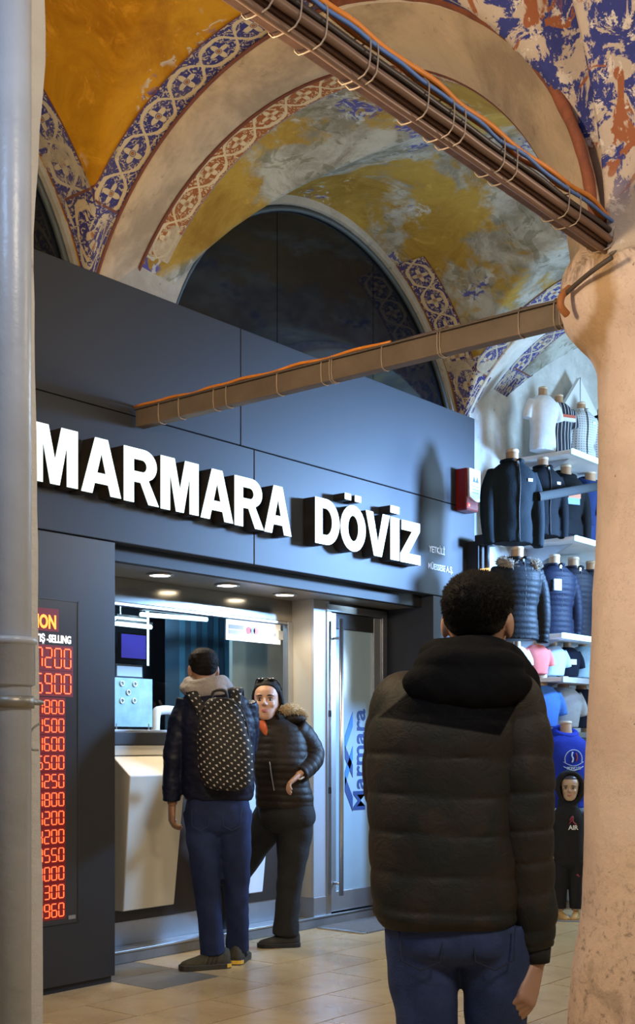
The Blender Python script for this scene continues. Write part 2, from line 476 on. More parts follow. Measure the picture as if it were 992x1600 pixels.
slab_hole = (-0.46, 0.46, -0.31)
for j in range(-16, 2):
    y0 = -0.31 - 0.36 + (j + 1) * TW   # rows: ... -0.67..-0.31, -0.31..0.05
    off = 0.46 if j % 2 == 0 else 0.0
    for i in range(-4, 9):
        x0 = 0.46 + off - TL * 3 + (i + 1) * TL - (0.92 if off else 0)
        if j == 0 and -0.1 < x0 < 0.1: continue
        if j == 1 and -0.5 < x0 < -0.4: continue
        if y0 > 0.3: continue
        if y0 < -4.6 and x0 > 4: continue
        add_tile(tile_me, x0, y0)
half = MB().box(0.003, 0.46 - 0.003, 0.003, TW - 0.003, -0.02, 0.0).mesh('slab'); half.materials.append(M_slab)
for ys0 in (-0.31, 0.05):
    o = bpy.data.objects.new('slab', half); COL.objects.link(o); o.parent = fl; o.location = (0.0, ys0, 0)
half2 = MB().box(0.003, 0.46 - 0.003, 0.003, TW - 0.003, -0.02, 0.0).mesh('tile'); half2.materials.append(M_tile)
for xs, ys0 in ((0.46, -0.31), (-0.46, 0.05)):
    o = bpy.data.objects.new('tile', half2); COL.objects.link(o); o.parent = fl; o.location = (xs, ys0, 0)
fmore = MB().box(-9, -3.1, -9, 0.4, -0.02, -0.001).box(-3.1, 13, -9, -6.15, -0.02, -0.001).box(8.8, 13, -6.15, 6, -0.02, -0.001)
fmore = build(fmore, 'far_paving', M_tile, fl); fmore['kind'] = 'stuff'

# ------------------------------------------------------------------ vaults and arches
def prof(c, h, r, b, th): return (c + h * math.cos(th), b + r * math.sin(th))
A_ = (1.27, 1.49, 1.42, 3.05)      # near edge of each transverse arch (centre w, half span, rise, springing)
B_ = (1.03, 1.43, 1.37, 3.05)      # far edge
def zarc(P, w):
    c, h, r, b = P; q = 1 - ((w - c) / h) ** 2
    return b + r * math.sqrt(q) if q > 0 else b
def smax(a, b, k=0.025):
    h = max(k - abs(a - b), 0) / k
    return max(a, b) + h * h * k * 0.25
XA, XB, STEP = -0.05, 0.30, 3.55
def vault_z(x, w, x0, x1, lc, lr, Pa, Pb, lift=0.012, zb=3.15):
    t = (x - x0) / (x1 - x0)
    za = zarc(Pa, w) * (1 - t) + zarc(Pb, w) * t + lift
    q = 1 - ((x - lc) / lr) ** 2
    zu = zb + lr * math.sqrt(q) if q > 0 else zb
    return smax(za, zu)
WALLY = 0.15
BAYS = [dict(x0=XB - STEP, x1=XA, lc=-1.72, lr=1.70, Pa=B_, Pb=A_),
        dict(x0=XB, x1=XA + STEP, lc=2.0, lr=1.57, Pa=B_, Pb=A_),
        dict(x0=XB + STEP, x1=XA + 2 * STEP, lc=5.4, lr=1.55, Pa=B_, Pb=A_)]
M_v = [ochre_vault('warm ochre paint', (3.1, 0.4, 0), (0.54, 0.26, 0.010), (-0.22, 0.0)),
       ochre_vault('worn ochre paint', (0.3, 1.7, 2), (0.38, 0.26, 0.05), (0.02, 0.16)),
       ochre_vault('pale worn paint', (5.3, 2.7, 1), (0.52, 0.42, 0.16), (0.12, 0.1))]
WEND = 2.86
VLAB = ['ochre painted vault over the near bay', 'worn ochre and grey vault behind the big arch', 'pale vault over the clothes display']
for i, B in enumerate(BAYS):
    def fn(a, b, B=B):
        x = B['x0'] + (B['x1'] - B['x0']) * a; wv = -WALLY + (WEND + WALLY) * b
        return (x, -wv, vault_z(x, wv, **B))
    o = link('ceiling_%d' % (i + 1), grid_mesh('vault', 110, 90, fn), M_v[i])
    tag(o, VLAB[i], None, None, 'structure')
    B['obj'] = o
M_blueband = floral_band('blue floral border', (0.038, 0.038, 0.17), (0.56, 0.45, 0.29), (0.16, 0.05, 0.04), 0.15)
M_blueworn = floral_band('worn blue floral border', (0.045, 0.05, 0.22), (0.50, 0.44, 0.34), (0.16, 0.06, 0.05), 0.45)
M_redband = floral_band('rust floral border', (0.30, 0.10, 0.03), (0.60, 0.50, 0.34), (0.22, 0.2, 0.25), 0.3, 0.22)
def arch_band(B, xa, xb, w0, w1, m, name='painted_border', drop=0.006):
    n = 120; ws = [w0 + (w1 - w0) * (0.5 - 0.5 * math.cos(PI * k / n)) for k in range(n + 1)]
    P = {k: B[k] for k in ('x0', 'x1', 'lc', 'lr', 'Pa', 'Pb')}
    xm = (xa + xb) / 2; S_ = [0]
    for k in range(n):
        S_.append(S_[-1] + math.hypot(ws[k + 1] - ws[k], vault_z(xm, ws[k + 1], **P) - vault_z(xm, ws[k], **P)))
    def fn(a, b):
        k = int(round(a * n)); x = xa + (xb - xa) * b
        return (x, -ws[k], vault_z(x, ws[k], **P) - drop)
    me = grid_mesh(name, n, 6, fn, lambda a, b: (S_[int(round(a * n))], b))
    return link(name, me, m, B['obj'])
def wall_band(B, y0, y1, t0, t1, m, name='painted_border', drop=0.006):
    P = {k: B[k] for k in ('x0', 'x1', 'lc', 'lr', 'Pa', 'Pb')}; n = 70
    xs = [B['lc'] + (B['lr'] - 0.005) * math.cos(t0 + (t1 - t0) * k / n) for k in range(n + 1)]
    def fn(a, b):
        x = xs[int(round(a * n))]; y = y0 + (y1 - y0) * b
        return (x, y, vault_z(x, -y, **P) - drop)
    me = grid_mesh(name, n, 6, fn, lambda a, b: (a * abs(t1 - t0) * B['lr'], b))
    return link(name, me, m, B['obj'])
arch_band(BAYS[0], XA, XA - 0.20, -0.1, 1.93, M_blueband)
wall_band(BAYS[0], 0.14, -0.10, 0.15, 1.3, M_blueworn)
arch_band(BAYS[1], XB, XB + 0.17, -0.1, 1.95, M_redband)
arch_band(BAYS[1], XA + STEP - 0.20, XA + STEP, -0.1, 1.6, M_blueworn)
wall_band(BAYS[1], 0.14, -0.10, 0.12, 1.12, M_blueband)
arch_band(BAYS[2], XB + STEP, XB + STEP + 0.17, -0.1, 1.6, M_blueworn)
wall_band(BAYS[2], 0.14, -0.10, 1.75, 2.9, M_blueworn)
wall_band(BAYS[2], 0.14, -0.10, 0.12, 1.2, M_blueband)
M_peel = peeling_paint('flaking blue and rust paint')
def overlay(B, xa, xb, w0, w1, m, name, drop):
    P = {k: B[k] for k in ('x0', 'x1', 'lc', 'lr', 'Pa', 'Pb')}
    def fn(a, b):
        x = xa + (xb - xa) * b; wv = w0 + (w1 - w0) * math.sin(a * PI / 2)
        return (x, -(wv - drop), vault_z(x, wv, **P) - drop)
    return link(name, grid_mesh(name, 90, 40, fn), m, B['obj'])
overlay(BAYS[0], XA, -1.3, 1.95, 2.86, M_peel, 'painted_spandrel', 0.016)
M_ribw = plaster('pale plaster rib', (0.70, 0.58, 0.47), (0.55, 0.42, 0.32), sc=6)
M_ribr = plaster('rust red rib', (0.26, 0.085, 0.045), (0.16, 0.06, 0.04), sc=9, grime=0.9)
M_arch_lit = plaster('cool lit pale plaster', (0.68, 0.68, 0.66), (0.46, 0.45, 0.42), sc=3.5, grime=0.7)  # paler copy of the arch plaster, cool shop light put into the colour
for i, (dx, lab, m) in enumerate([(0, 'broad beige plaster arch spanning from pillar to shop wall', M_plaster),
                                  (STEP, 'weathered arch in a cool lit pale colour beyond the shopfront end', M_arch_lit),
                                  (-STEP, 'beige plaster arch at the near end of the arcade', M_plaster)]):
    mb = MB(); n = 72; rs = []
    for k in range(n + 1):
        th = PI * k / n
        a = prof(*A_, th); b = prof(*B_, th)
        rnd = 0.006 * mnoise.noise(Vector((k * 0.23, dx, 0)))
        da, db = (a[0] - 1.2, a[1] - 3.1), (b[0] - 1.2, b[1] - 3.1)
        def out(p, d): return (p[0] + d[0] * 0.2 , p[1] + d[1] * 0.2 + 0.02)
        ao, bo = out(a, da), out(b, db)
        mid = ((a[0] + b[0]) / 2, (a[1] + b[1]) / 2 + rnd)
        rs.append([(XA + dx, -a[0], a[1]), (XA + 0.02 + dx, -a[0] , a[1] - 0.012 * math.sin(th)), ((XA + XB) / 2 + dx, -mid[0], mid[1] - 0.012 * math.sin(th)),
                   (XB - 0.02 + dx, -b[0], b[1] - 0.012 * math.sin(th)), (XB + dx, -b[0], b[1]), (XB + dx, -bo[0], bo[1]), (XA + dx, -ao[0], ao[1])])
    mb.rings(rs)
    o = build(mb, 'transverse_arch', m, None, True)
    tag(o, lab, None, None, 'structure')
# raised plaster fillets along the edges of the big arch
for m_, r_, dx_ in ((M_ribw, 0.016, -0.012), (M_ribr, 0.022, -0.045)):
    pts = [(XA + dx_ + 0.004 * mnoise.noise(Vector((k, dx_ * 99, 0))), -prof(A_[0], A_[1] - 0.012, A_[2] - 0.014, A_[3], PI * k / 120)[0], prof(A_[0], A_[1] - 0.012, A_[2] - 0.014, A_[3], PI * k / 120)[1]) for k in range(2, 56)]
    build(MB().tube(pts, [r_ * (1 + 0.25 * mnoise.noise(Vector((k * .4, dx_ * 50, 3)))) for k in range(len(pts))], 8), 'plaster_rib' if m_ is M_ribw else 'painted_rib', m_, bpy.data.objects['transverse_arch'], True)
for P, x, k0 in ((A_, XA - 0.008, 22), (B_, XB + 0.006, 3)):
    pts = [(x, -prof(*P, PI * k / 60)[0], prof(*P, PI * k / 60)[1] - 0.004) for k in range(k0, 58)]
    # a thin maroon painted edge line
    build(MB().tube(pts, 0.009, 6), 'edge_line', mat('maroon line', (0.16, 0.05, 0.035), 0.8), bpy.data.objects['transverse_arch'], True)

# arcade wall on the street side, opened by an arch per bay
YI, YO = -2.78, -3.30
spr = 3.02
arcs = [(-1.75, 1.66), (1.80, 1.40), (5.35, 1.40)]
poly = []
x_end = 8.2
top = 5.2
poly = [(-5.0, top), (-5.0, spr)]
for c, r in arcs:
    poly.append((c - r, spr - 0.0))
    for k in range(1, 40):
        th = PI - PI * k / 40
        poly.append((c + r * math.cos(th), spr + 1.5 * math.sin(th)))
    poly.append((c + r, spr))
poly += [(x_end, spr), (x_end, top)]
aw = MB().prism(poly, YO, YI)
awo = tag(build(aw, 'wall_right', M_peel), 'arcade wall of flaking blue and rust painted plaster above the pillar', None, None, 'structure')
for e in awo.data.edges: pass
b_ = awo.modifiers.new('bevel', 'BEVEL'); b_.width = 0.03; b_.segments = 3; b_.limit_method = 'ANGLE'; b_.angle_limit = 0.8
# back wall above the shopfront with arched window openings
def lunette_wall(name, x0, x1, openings, y0, y1, zlow, zhigh):
    poly = [(x0, zhigh), (x0, zlow)]
    for c, r, zb in openings:
        poly.append((c - r, zlow)); 
        for k in range(0, 49):
            th = PI - PI * k / 48
            poly.append((c + r * math.cos(th), zb + r * math.sin(th)))
        poly.append((c + r, zlow))
    poly += [(x1, zlow), (x1, zhigh)]
    return MB().prism(poly, y0, y1)
wl = lunette_wall('wall_left', -6, 9, [(-1.72, 1.67, 3.15), (2.0, 1.53, 3.14)], WALLY, 0.5, 2.5, 5.2)
wl = tag(build(wl, 'wall_left', M_greyplaster), 'plaster wall above the shopfront with arched windows', None, None, 'structure')
M_dark = mat('unlit tinted glass', (0.006, 0.008, 0.012), 0.06, 0, 0.1, 3, spec=0.6)
M_rim = mat('grey blue window rim', (0.05, 0.065, 0.075), 0.6, 0, 0.2, 10)
for i, (c, r, zb, lab) in enumerate([(2.0, 1.53, 3.14, 'dark arched window above the dark shopfront'), (-1.72, 1.67, 3.15, 'dark arched window in the near bay')]):
    wn = thing('window_%d' % (i + 1), lab, None, (c, 0.3, zb)); wn['kind'] = 'structure'
    # three panes with joints between
    xs = [c - r, c - 0.5, c + 0.5, c + r]
    for a, b in zip(xs, xs[1:]):
        pl = [(a + 0.003, 2.6)]
        pl.append((b - 0.003, 2.6))
        for k in range(13):
            x = b - 0.003 + (a - b + 0.006) * k / 12
            pl.append((x, zb + math.sqrt(max(r * r - (x - c) ** 2, 0.0004))))
        build(MB().prism(pl, 0.20, 0.212), 'pane', M_dark, wn)
    pts = [(c + (r - 0.02) * math.cos(PI * k / 48), 0.185, zb + (r - 0.02) * math.sin(PI * k / 48)) for k in range(49)]
    build(MB().tube(pts, 0.018, 8), 'window_frame', M_rim, wn, True)

# ------------------------------------------------------------------ pillar (right) and pier with downpipe (left)
pc = at(1062, 1160, 4.74)
rows = [(1700, 880), (1640, 886), (1600, 894), (1550, 899), (1500, 905), (1450, 912), (1400, 917), (1300, 920), (1200, 922), (1100, 925), (1000, 928), (900, 931), (800, 935),
        (700, 938), (640, 940), (600, 941), (575, 939), (555, 932), (540, 922), (525, 908), (510, 896), (495, 888), (475, 884), (450, 884), (425, 888), (405, 900), (385, 915)]
prof_ = []
for py, px in rows:
    R = (1062 - px) / 401.0; z = EYE + (1160 - py) / 401.0
    prof_.append((R, max(z, 0.0)))
prof_[0] = (0.52, 0.0)
pr = catmull(prof_, 4)
rs = []
for i, (R, z) in enumerate(pr):
    ring = []
    for j in range(72):
        a = 2 * PI * j / 72
        ca, sa = math.cos(a), math.sin(a)
        q = (abs(ca) ** 2.6 + abs(sa) ** 2.6) ** (-1 / 2.6)      # softly squared shaft
        q = 0.35 * q + 0.65
        dd = 0.012 * mnoise.noise(Vector((ca * 1.6, sa * 1.6, z * 1.7))) + 0.004 * mnoise.noise(Vector((ca * 7, sa * 7, z * 9)))
        ring.append((pc.x + ca * (R * q + dd), pc.y + sa * (R * q + dd), z))
    rs.append(ring)
pil = tag(build(MB().rings(rs), 'pillar', M_pillar, None, True), 'pinkish limewashed stone pillar at the right with flared foot', 'pillar')
# left pier
px0 = fx(64, 0)  # unused reference
d_ = 2.72
e0 = at(58, 1160, d_)
pier = thing('wall_near', 'pale rough rendered pier at the left edge', None, (e0.x - 0.4, e0.y, 0)); pier['kind'] = 'structure'
rs = []
for k in range(0, 61):
    z = 4.6 * k / 60
    py = 1160 - (z - EYE) * F_PX / d_
    edge = 52 + max(0, (py - 300)) * 0.0125 + (9 if py < 180 else 0)
    edge = 73 - 20 * min(1, max(0, (py - 60) / 260)) + 14 * min(1, max(0, (py - 400) / 1100))
    e = at(edge + 5 * mnoise.noise(Vector((0, 0, z * 5))) , 1160, d_)
    rt = Vector((RT[0], RT[1], 0)); fwv = Vector((FW[0], FW[1], 0))
    c0 = Vector((e.x, e.y, z))
    corner = [c0, c0 + fwv * 0.05 - rt * 0.02, c0 + fwv * 0.5 - rt * 0.17, c0 + fwv * 0.5 - rt * 0.9, c0 - fwv * 0.04 - rt * 0.9, c0 - fwv * 0.04 - rt * 0.035]
    rs.append([tuple(p) for p in corner])
po = build(MB().rings(rs), 'rendered_face', M_pier, pier, True)
# downpipe in front of the pier
M_pipe = mat('grey painted drainpipe', (0.46, 0.48, 0.52), 0.35, 0.0, 0.15, 6, 0.15, 30)
pp = at(14, 1160, d_ - 0.12)
dp = thing('drainpipe', 'grey painted rainwater pipe strapped to the left pier', 'pipe', (pp.x, pp.y, 0))
Rp = 0.047
def zpix(py, d): return EYE + (HOR - py) * d / F_PX
dd_ = d_ - 0.12
build(MB().tube([(pp.x, pp.y, 0.0), (pp.x, pp.y, 4.6)], Rp, 28), 'pipe', M_pipe, dp, True)
z1 = zpix(1022, dd_)
build(MB().lathe([(Rp, z1 - 0.07), (Rp + 0.008, z1 - 0.065), (Rp + 0.008, z1 + 0.02), (Rp + 0.012, z1 + 0.022), (Rp + 0.012, z1 + 0.034), (Rp, z1 + 0.036)], 28, Matrix.Translation((pp.x, pp.y, 0))), 'socket', M_pipe, dp, True)
z2 = zpix(1097, dd_)
rtv = Vector((RT[0], RT[1], 0)); fwv = Vector((FW[0], FW[1], 0))
M_strap = mat('tarnished strap', (0.30, 0.27, 0.22), 0.4, 0.5, 0.2)
cl = build(MB().lathe([(Rp, z2 - 0.013), (Rp + 0.006, z2 - 0.013), (Rp + 0.006, z2 + 0.013), (Rp, z2 + 0.013)], 28, Matrix.Translation((pp.x, pp.y, 0))), 'clamp', M_strap, dp, True)
c2 = Vector((pp.x, pp.y, z2))
build(MB().tube([tuple(c2 + rtv * 0.04 - fwv * 0.02), tuple(c2 + rtv * 0.057 + fwv * 0.05)], 0.006, 8), 'clamp_bolt', M_strap, cl, True)
build(MB().tube([tuple(c2 + rtv * 0.03 - fwv * 0.04 + Vector((0, 0, 0.008))), tuple(c2 + rtv * 0.06 + fwv * 0.05 - Vector((0, 0, 0.0)))], 0.005, 8), 'clamp_bolt', M_strap, cl, True)
lp = [tuple(at(62, 1130, d_ - 0.07)), tuple(at(50, 1140, d_ - 0.08)), tuple(at(45, 1155, d_ - 0.08)), tuple(at(49, 1170, d_ - 0.08)), tuple(at(60, 1172, d_ - 0.07))]
tag(build(MB().tube(lp, 0.0025, 8, 6), 'wire_loop', mat('grey wire', (0.30, 0.29, 0.26), 0.5), None, True), 'thin grey wire loop below the pipe strap', 'wire')

# ------------------------------------------------------------------ tie beams with cables
M_rust = mat('rust brown steel', (0.13, 0.065, 0.04), 0.5, 0.3, 0.35, 12, 0.2, 40)
M_wood = mat('brown painted timber', (0.145, 0.105, 0.075), 0.6, 0, 0.2, 9, 0.2, 40)
M_orange = mat('orange cable', (0.75, 0.24, 0.03), 0.5)
M_bluec = mat('blue cable', (0.10, 0.20, 0.50), 0.5)
M_tie = mat('pale nylon tie', (0.36, 0.27, 0.20), 0.5)
M_conduit = mat('brown conduit', (0.22, 0.13, 0.09), 0.4, 0.2, 0.2)
ZB = 3.105
p_r = Vector((-0.03, onX(945, 395, -0.03)[0], ZB))
p_l = Vector((-3.3, p_r.y + 0.03, ZB))
yb = p_r.y
xl, xr = -3.35, 0.12
ub = thing('tie_beam', 'rust brown tie beam carrying cable bundle across the top', 'beam', (xl, yb, ZB - 0.05))
mb = MB().box(xl, xr, yb - 0.038, yb + 0.038, ZB - 0.045, ZB + 0.03)
build(mb, 'channel', M_rust, ub, bevel=0.006)
def wavy(x0, x1, y, z, amp, seed, n=60, sagn=9):
    return [(x0 + (x1 - x0) * k / n, y + amp * mnoise.noise(Vector((k * 0.25, seed, 0))), z + amp * mnoise.noise(Vector((k * 0.2, seed, 5)))) for k in range(n + 1)]
build(MB().tube(wavy(xl, xr, yb - 0.052, ZB - 0.03, 0.004, 1), 0.013, 8), 'conduit', M_conduit, ub, True)
build(MB().tube(wavy(xl, xr, yb - 0.05, ZB + 0.004, 0.005, 2), 0.010, 8), 'conduit', mat('dark conduit', (0.05, 0.035, 0.03), 0.4), ub, True)
build(MB().tube(wavy(xl, xr, yb - 0.02, ZB - 0.057, 0.004, 3), 0.011, 8), 'conduit', M_conduit, ub, True)
for k in range(44):
    x = xl + 0.08 + k * 0.078
    ob = boxo('slot', M_black, (x, x + 0.035, yb - 0.0395, yb - 0.03, ZB - 0.022, ZB - 0.012), ub)
def cable(name, m, pts, r, lab):
    return tag(build(MB().tube(pts, r, 8), name, m, None, True), lab, 'cable')
cable('cable', M_orange, wavy(xl, xr, yb - 0.048, ZB + 0.060, 0.016, 11, 70), 0.0095, 'thicker orange cable lying on the upper tie beam')
cable('cable', M_orange, wavy(xl, xr, yb - 0.022, ZB + 0.062, 0.016, 14, 70), 0.008, 'thinner orange cable lying on the upper tie beam')
cable('cable', M_bluec, wavy(xl, xr, yb - 0.058, ZB + 0.036, 0.016, 12, 70), 0.0065, 'blue cable twisting along the upper tie beam')
cable('cable', M_black, wavy(xl, xr, yb + 0.018, ZB + 0.045, 0.012, 13, 70), 0.008, 'black cable lying on the upper tie beam')
for px_, py_ in [(340, 30), (398, 78), (440, 100), (480, 130), (548, 160), (560, 175), (640, 225), (680, 245), (698, 262), (760, 305), (780, 318), (862, 362), (880, 372), (933, 400)]:
    x = None
    # intersection with the beam's vertical plane
    xx, zz = onY(px_, py_, yb)
    ring = []
    for k in range(21):
        a = 2 * PI * k / 20
        sx, sz = math.cos(a), math.sin(a)
        q = (abs(sx) ** 4 + abs(sz) ** 4) ** (-0.25)
        ring.append((xx + 0.006 * math.sin(a * 1.0), yb - 0.012 + 0.055 * sx * q, ZB - 0.003 + 0.060 * sz * q))
    build(MB().tube(ring, 0.0025, 6), 'cable_tie', M_tie, ub, True)
# lower beam: pillar to shopfront
ZL = 2.935
xb_ = 0.15
lb = thing('tie_beam', 'slim brown tie beam running from the pillar to the shop sign wall', 'beam', (xb_, -2.5, ZL - 0.05))
build(MB().box(xb_ - 0.03, xb_ + 0.03, -2.62, -0.02, ZL - 0.045, ZL + 0.045), 'timber', M_wood, lb, bevel=0.006)
build(MB().box(xb_ - 0.034, xb_ + 0.034, -2.62, -0.02, ZL + 0.047, ZL + 0.056), 'cap_strip', mat('dark strip', (0.10, 0.075, 0.06), 0.6), lb)
pts = [(xb_ - 0.02 + 0.012 * mnoise.noise(Vector((k * .3, 3, 0))), -2.6 + 2.6 * k / 50, ZL + 0.066 + 0.01 * mnoise.noise(Vector((k * .3, 7, 0)))) for k in range(51)]
pts[0:16] = [(p[0], p[1], p[2]) for p in pts[0:16]]
cable('cable', M_orange, pts[18:], 0.0075, 'orange cable lying on the slim lower tie beam')
cable('cable', mat('violet cable', (0.12, 0.09, 0.16), 0.5), [(p[0] + 0.018, p[1], p[2] - 0.002) for p in pts], 0.006, 'dark violet cable lying on the slim lower tie beam')
for t in (0.04, 0.10, 0.2, 0.235, 0.37, 0.48, 0.50, 0.505, 0.62, 0.74, 0.745, 0.9, 0.965, 0.975):
    y = -0.1 - 2.5 * t * 0.98
    ring = []
    for k in range(17):
        a = 2 * PI * k / 16; sx, sz = math.cos(a), math.sin(a); q = (abs(sx) ** 4 + abs(sz) ** 4) ** (-0.25)
        ring.append((xb_ + 0.034 * sx * q, y, ZL + 0.01 + 0.06 * sz * q))
    build(MB().tube(ring, 0.003, 6), 'cable_tie', M_tie, lb, True)
# loose cables and rusty bracket round the pillar head
tag(build(MB().tube([tuple(at(880, 462, 4.62)), tuple(at(905, 440, 4.52)), tuple(at(930, 420, 4.42)), tuple(at(956, 402, 4.36))], 0.009, 8, 5), 'bracket_bar', mat('sooty iron', (0.07, 0.05, 0.04), 0.7), None, True), 'sooty iron bar joining the two beams at the pillar head', 'iron bar')
tag(build(MB().tube([tuple(at(890, 450, 4.62)), tuple(at(878, 462, 4.6)), tuple(at(876, 478, 4.6)), tuple(at(886, 492, 4.62))], 0.014, 8, 6), 'cable_loop', mat('rust orange cable', (0.35, 0.12, 0.03), 0.6), None, True), 'rust orange cable loop at the end of the lower beam', 'cable')
tag(build(MB().tube([tuple(at(952, 398, 4.45)), tuple(at(992, 372, 4.40)), tuple(at(1040, 345, 4.35))], 0.006, 8, 5), 'cable', mat('grey cable', (0.15, 0.12, 0.10), 0.6), None, True), 'grey cable leading off to the right at the pillar head', 'cable')

# ------------------------------------------------------------------ shopfront cladding
XL = -1.7
XE = 3.49
XJ = 2.94          # right jamb
ZT, ZD, ZS = 3.632, 2.955, 2.28
sf = thing('shopfront_cladding', 'dark blue grey metal cladding of the exchange office front', 'shopfront', (XL, 0, 0))
J = 0.0025
x376, x397 = fx(376), fx(397)
for a, b in ((XL, x376), (x376, XE)):
    build(MB().box(a + J, b - J, 0.0, WALLY + 0.02, ZD + J, ZT), 'fascia_panel', M_clad, sf, bevel=0.004)
for a, b in ((XL, x397), (x397, XE)):
    build(MB().box(a + J, b - J, 0.0, 0.10, ZS, ZD - J), 'sign_panel', M_clad, sf, bevel=0.004)
boxo('backing', M_black, (XL, XE - 0.01, 0.02, 0.12, ZS + 0.01, ZT - 0.02), sf)
build(MB().box(XL, 0.0, 0.0, 0.62, 0.035, ZS - 2 * J), 'side_panel', M_clad2, sf, bevel=0.004)
boxo('plinth', M_black, (XL, -0.01, 0.02, 0.6, 0.0, 0.035), sf)
build(MB().box(XJ, XE, 0.0, 0.62, 0.0, ZS - 2 * J), 'jamb_panel', M_clad, sf, bevel=0.004)
boxo('soffit', M_black, (0.0, XJ, 0.10, 0.16, 2.2, ZD), sf)
M_soff = mat('beige metal soffit', (0.36, 0.34, 0.30), 0.28, 0.5, 0.04)
boxo('recess_ceiling', M_soff, (0.0, XJ, 0.16, 0.75, 2.2, 2.24), sf)

# downlights
M_lamp = mat('lamp lens', (1, 0.95, 0.85), 0.4, emit=(1.0, 0.86, 0.62), estr=14)
for px, py, lab in ((250, 897, 'leftmost'), (355, 913, 'middle'), (445, 928, 'rightmost')):
    y = 0.36
    # height known, so the pixel gives x and y
    r = raydir(px, py); t = (2.2 - EYE) / r[2]
    x, y = CAM[0] + r[0] * t, CAM[1] + r[1] * t
    d = thing('downlight', 'round recessed downlight above the counter window, %s of three' % lab, 'light', (x, y, 2.19), 0, 'downlights over the counter')
    build(MB().lathe([(0.058, 2.2), (0.078, 2.2), (0.08, 2.192), (0.076, 2.188), (0.062, 2.188), (0.058, 2.196)], 28, Matrix.Translation((x, y, 0)), cap=False), 'ring', M_steel, d, True)
    build(MB().lathe([(0.001, 2.192), (0.06, 2.192), (0.06, 2.199), (0.001, 2.199)], 24, Matrix.Translation((x, y, 0))), 'lens', M_lamp, d)
    lamp('downlight_beam', 'SPOT', (x, y, 2.17), 26, (1.0, 0.84, 0.60), 0.06, (0, 0, 0), spot_size=2.4, spot_blend=0.6)

# ------------------------------------------------------------------ illuminated sign
def arc(cx, cy, rx, ry, a0, a1, n):
    return [(cx + rx * math.cos(math.radians(a0 + (a1 - a0) * k / n)), cy + ry * math.sin(math.radians(a0 + (a1 - a0) * k / n))) for k in range(n + 1)]
GL = {
 'M': [[(0, 0), (0, 1), (.36, 1), (.5, .42), (.64, 1), (1, 1), (1, 0), (.76, 0), (.76, .72), (.60, 0), (.40, 0), (.24, .72), (.24, 0)]],
 'A': [[(0, 0), (.34, 1), (.66, 1), (1, 0), (.73, 0), (.67, .19), (.33, .19), (.27, 0)], [(.39, .38), (.61, .38), (.5, .74)]],
 'R': [[(0, 0), (0, 1), (.55, 1)] + arc(.56, .71, .38, .29, 88, -50, 12) + [(.70, .44), (1.0, 0), (.70, 0), (.47, .38), (.28, .38), (.28, 0)],
       [(.28, .58), (.52, .58)] + arc(.52, .69, .13, .11, -80, 80, 8) + [(.52, .80), (.28, .80)]],
 'D': [[(0, 0), (0, 1), (.45, 1)] + arc(.45, .5, .55, .5, 88, -88, 18) + [(.45, 0)],
       [(.29, .21), (.43, .21)] + arc(.43, .5, .27, .29, -85, 85, 14) + [(.43, .79), (.29, .79)]],
 'O': [arc(.5, .5, .5, .52, 0, 345, 23), arc(.5, .5, .21, .29, 0, 345, 23)],
 'V': [[(.34, 0), (0, 1), (.29, 1), (.5, .30), (.71, 1), (1, 1), (.66, 0)]],
 'I': [[(0, 0), (0, 1), (1, 1), (1, 0)]],
 'Z': [[(0, 0), (0, .20), (.58, .77), (.06, .77), (.06, 1), (.97, 1), (.97, .80), (.40, .23), (1, .23), (1, 0)]],
}
FD = -0.095       # face plane of the letters
M_face = mat('lit opal acrylic', (0.9, 1.0, 0.97), 0.4, emit=(0.80, 1.0, 0.96), estr=0.96, var=0.02)
M_ret = mat('bronze letter side', (0.045, 0.038, 0.03), 0.4, 0.4)
sg = thing('illuminated_sign', 'white lit channel letter sign reading MARMARA DÖVİZ', 'sign', (-0.5, FD, 2.46))
LET = [('M', None, 121.5), ('A', 127, 189), ('R', 193.5, 248), ('M', 251, 310), ('A', 313.5, 364), ('R', 366.5, 412), ('A', 413, 455),
       ('D', 492.5, 530), ('O', 532, 571), ('V', 571.5, 608.5), ('I', 610, 623.5), ('Z', 625.5, 656.5)]
wM = fx(310, FD) - fx(251, FD)
LH = 0.281
for ch, p0, p1 in LET:
    x1 = fx(p1, FD); x0 = fx(p0, FD) if p0 else x1 - wM
    zb = 2.482 - 0.044 * (x0 + 0.4) / 3.2
    sp = [[(a * (x1 - x0), b * LH) for a, b in s_] for s_ in GL[ch]]
    if ch == 'O':
        for cxx in (.28, .72): sp.append([(cxx * (x1 - x0) + a, LH * 1.19 + b) for a, b in arc(0, 0, .026, .026, 0, 330, 11)])
        sp[-2] = [((a) , b) for a, b in [( .17 * (x1-x0), LH*1.12), (.41*(x1-x0), LH*1.12), (.41*(x1-x0), LH*1.26), (.17*(x1-x0), LH*1.26)]]
        sp[-1] = [((a) , b) for a, b in [( .57 * (x1-x0), LH*1.12), (.81*(x1-x0), LH*1.12), (.81*(x1-x0), LH*1.26), (.57*(x1-x0), LH*1.26)]]
    if ch == 'I':
        sp.append([(0, LH * 1.10), (x1 - x0, LH * 1.10), (x1 - x0, LH * 1.27), (0, LH * 1.27)])
    me = poly_mesh(sp, 0.045); me.transform(ONWALL(x0, FD + 0.047, zb))
    so = link('letter', me, M_ret, sg)
    me = poly_mesh(sp, 0.002); me.transform(ONWALL(x0, FD, zb))
    link('face', me, M_face, so)
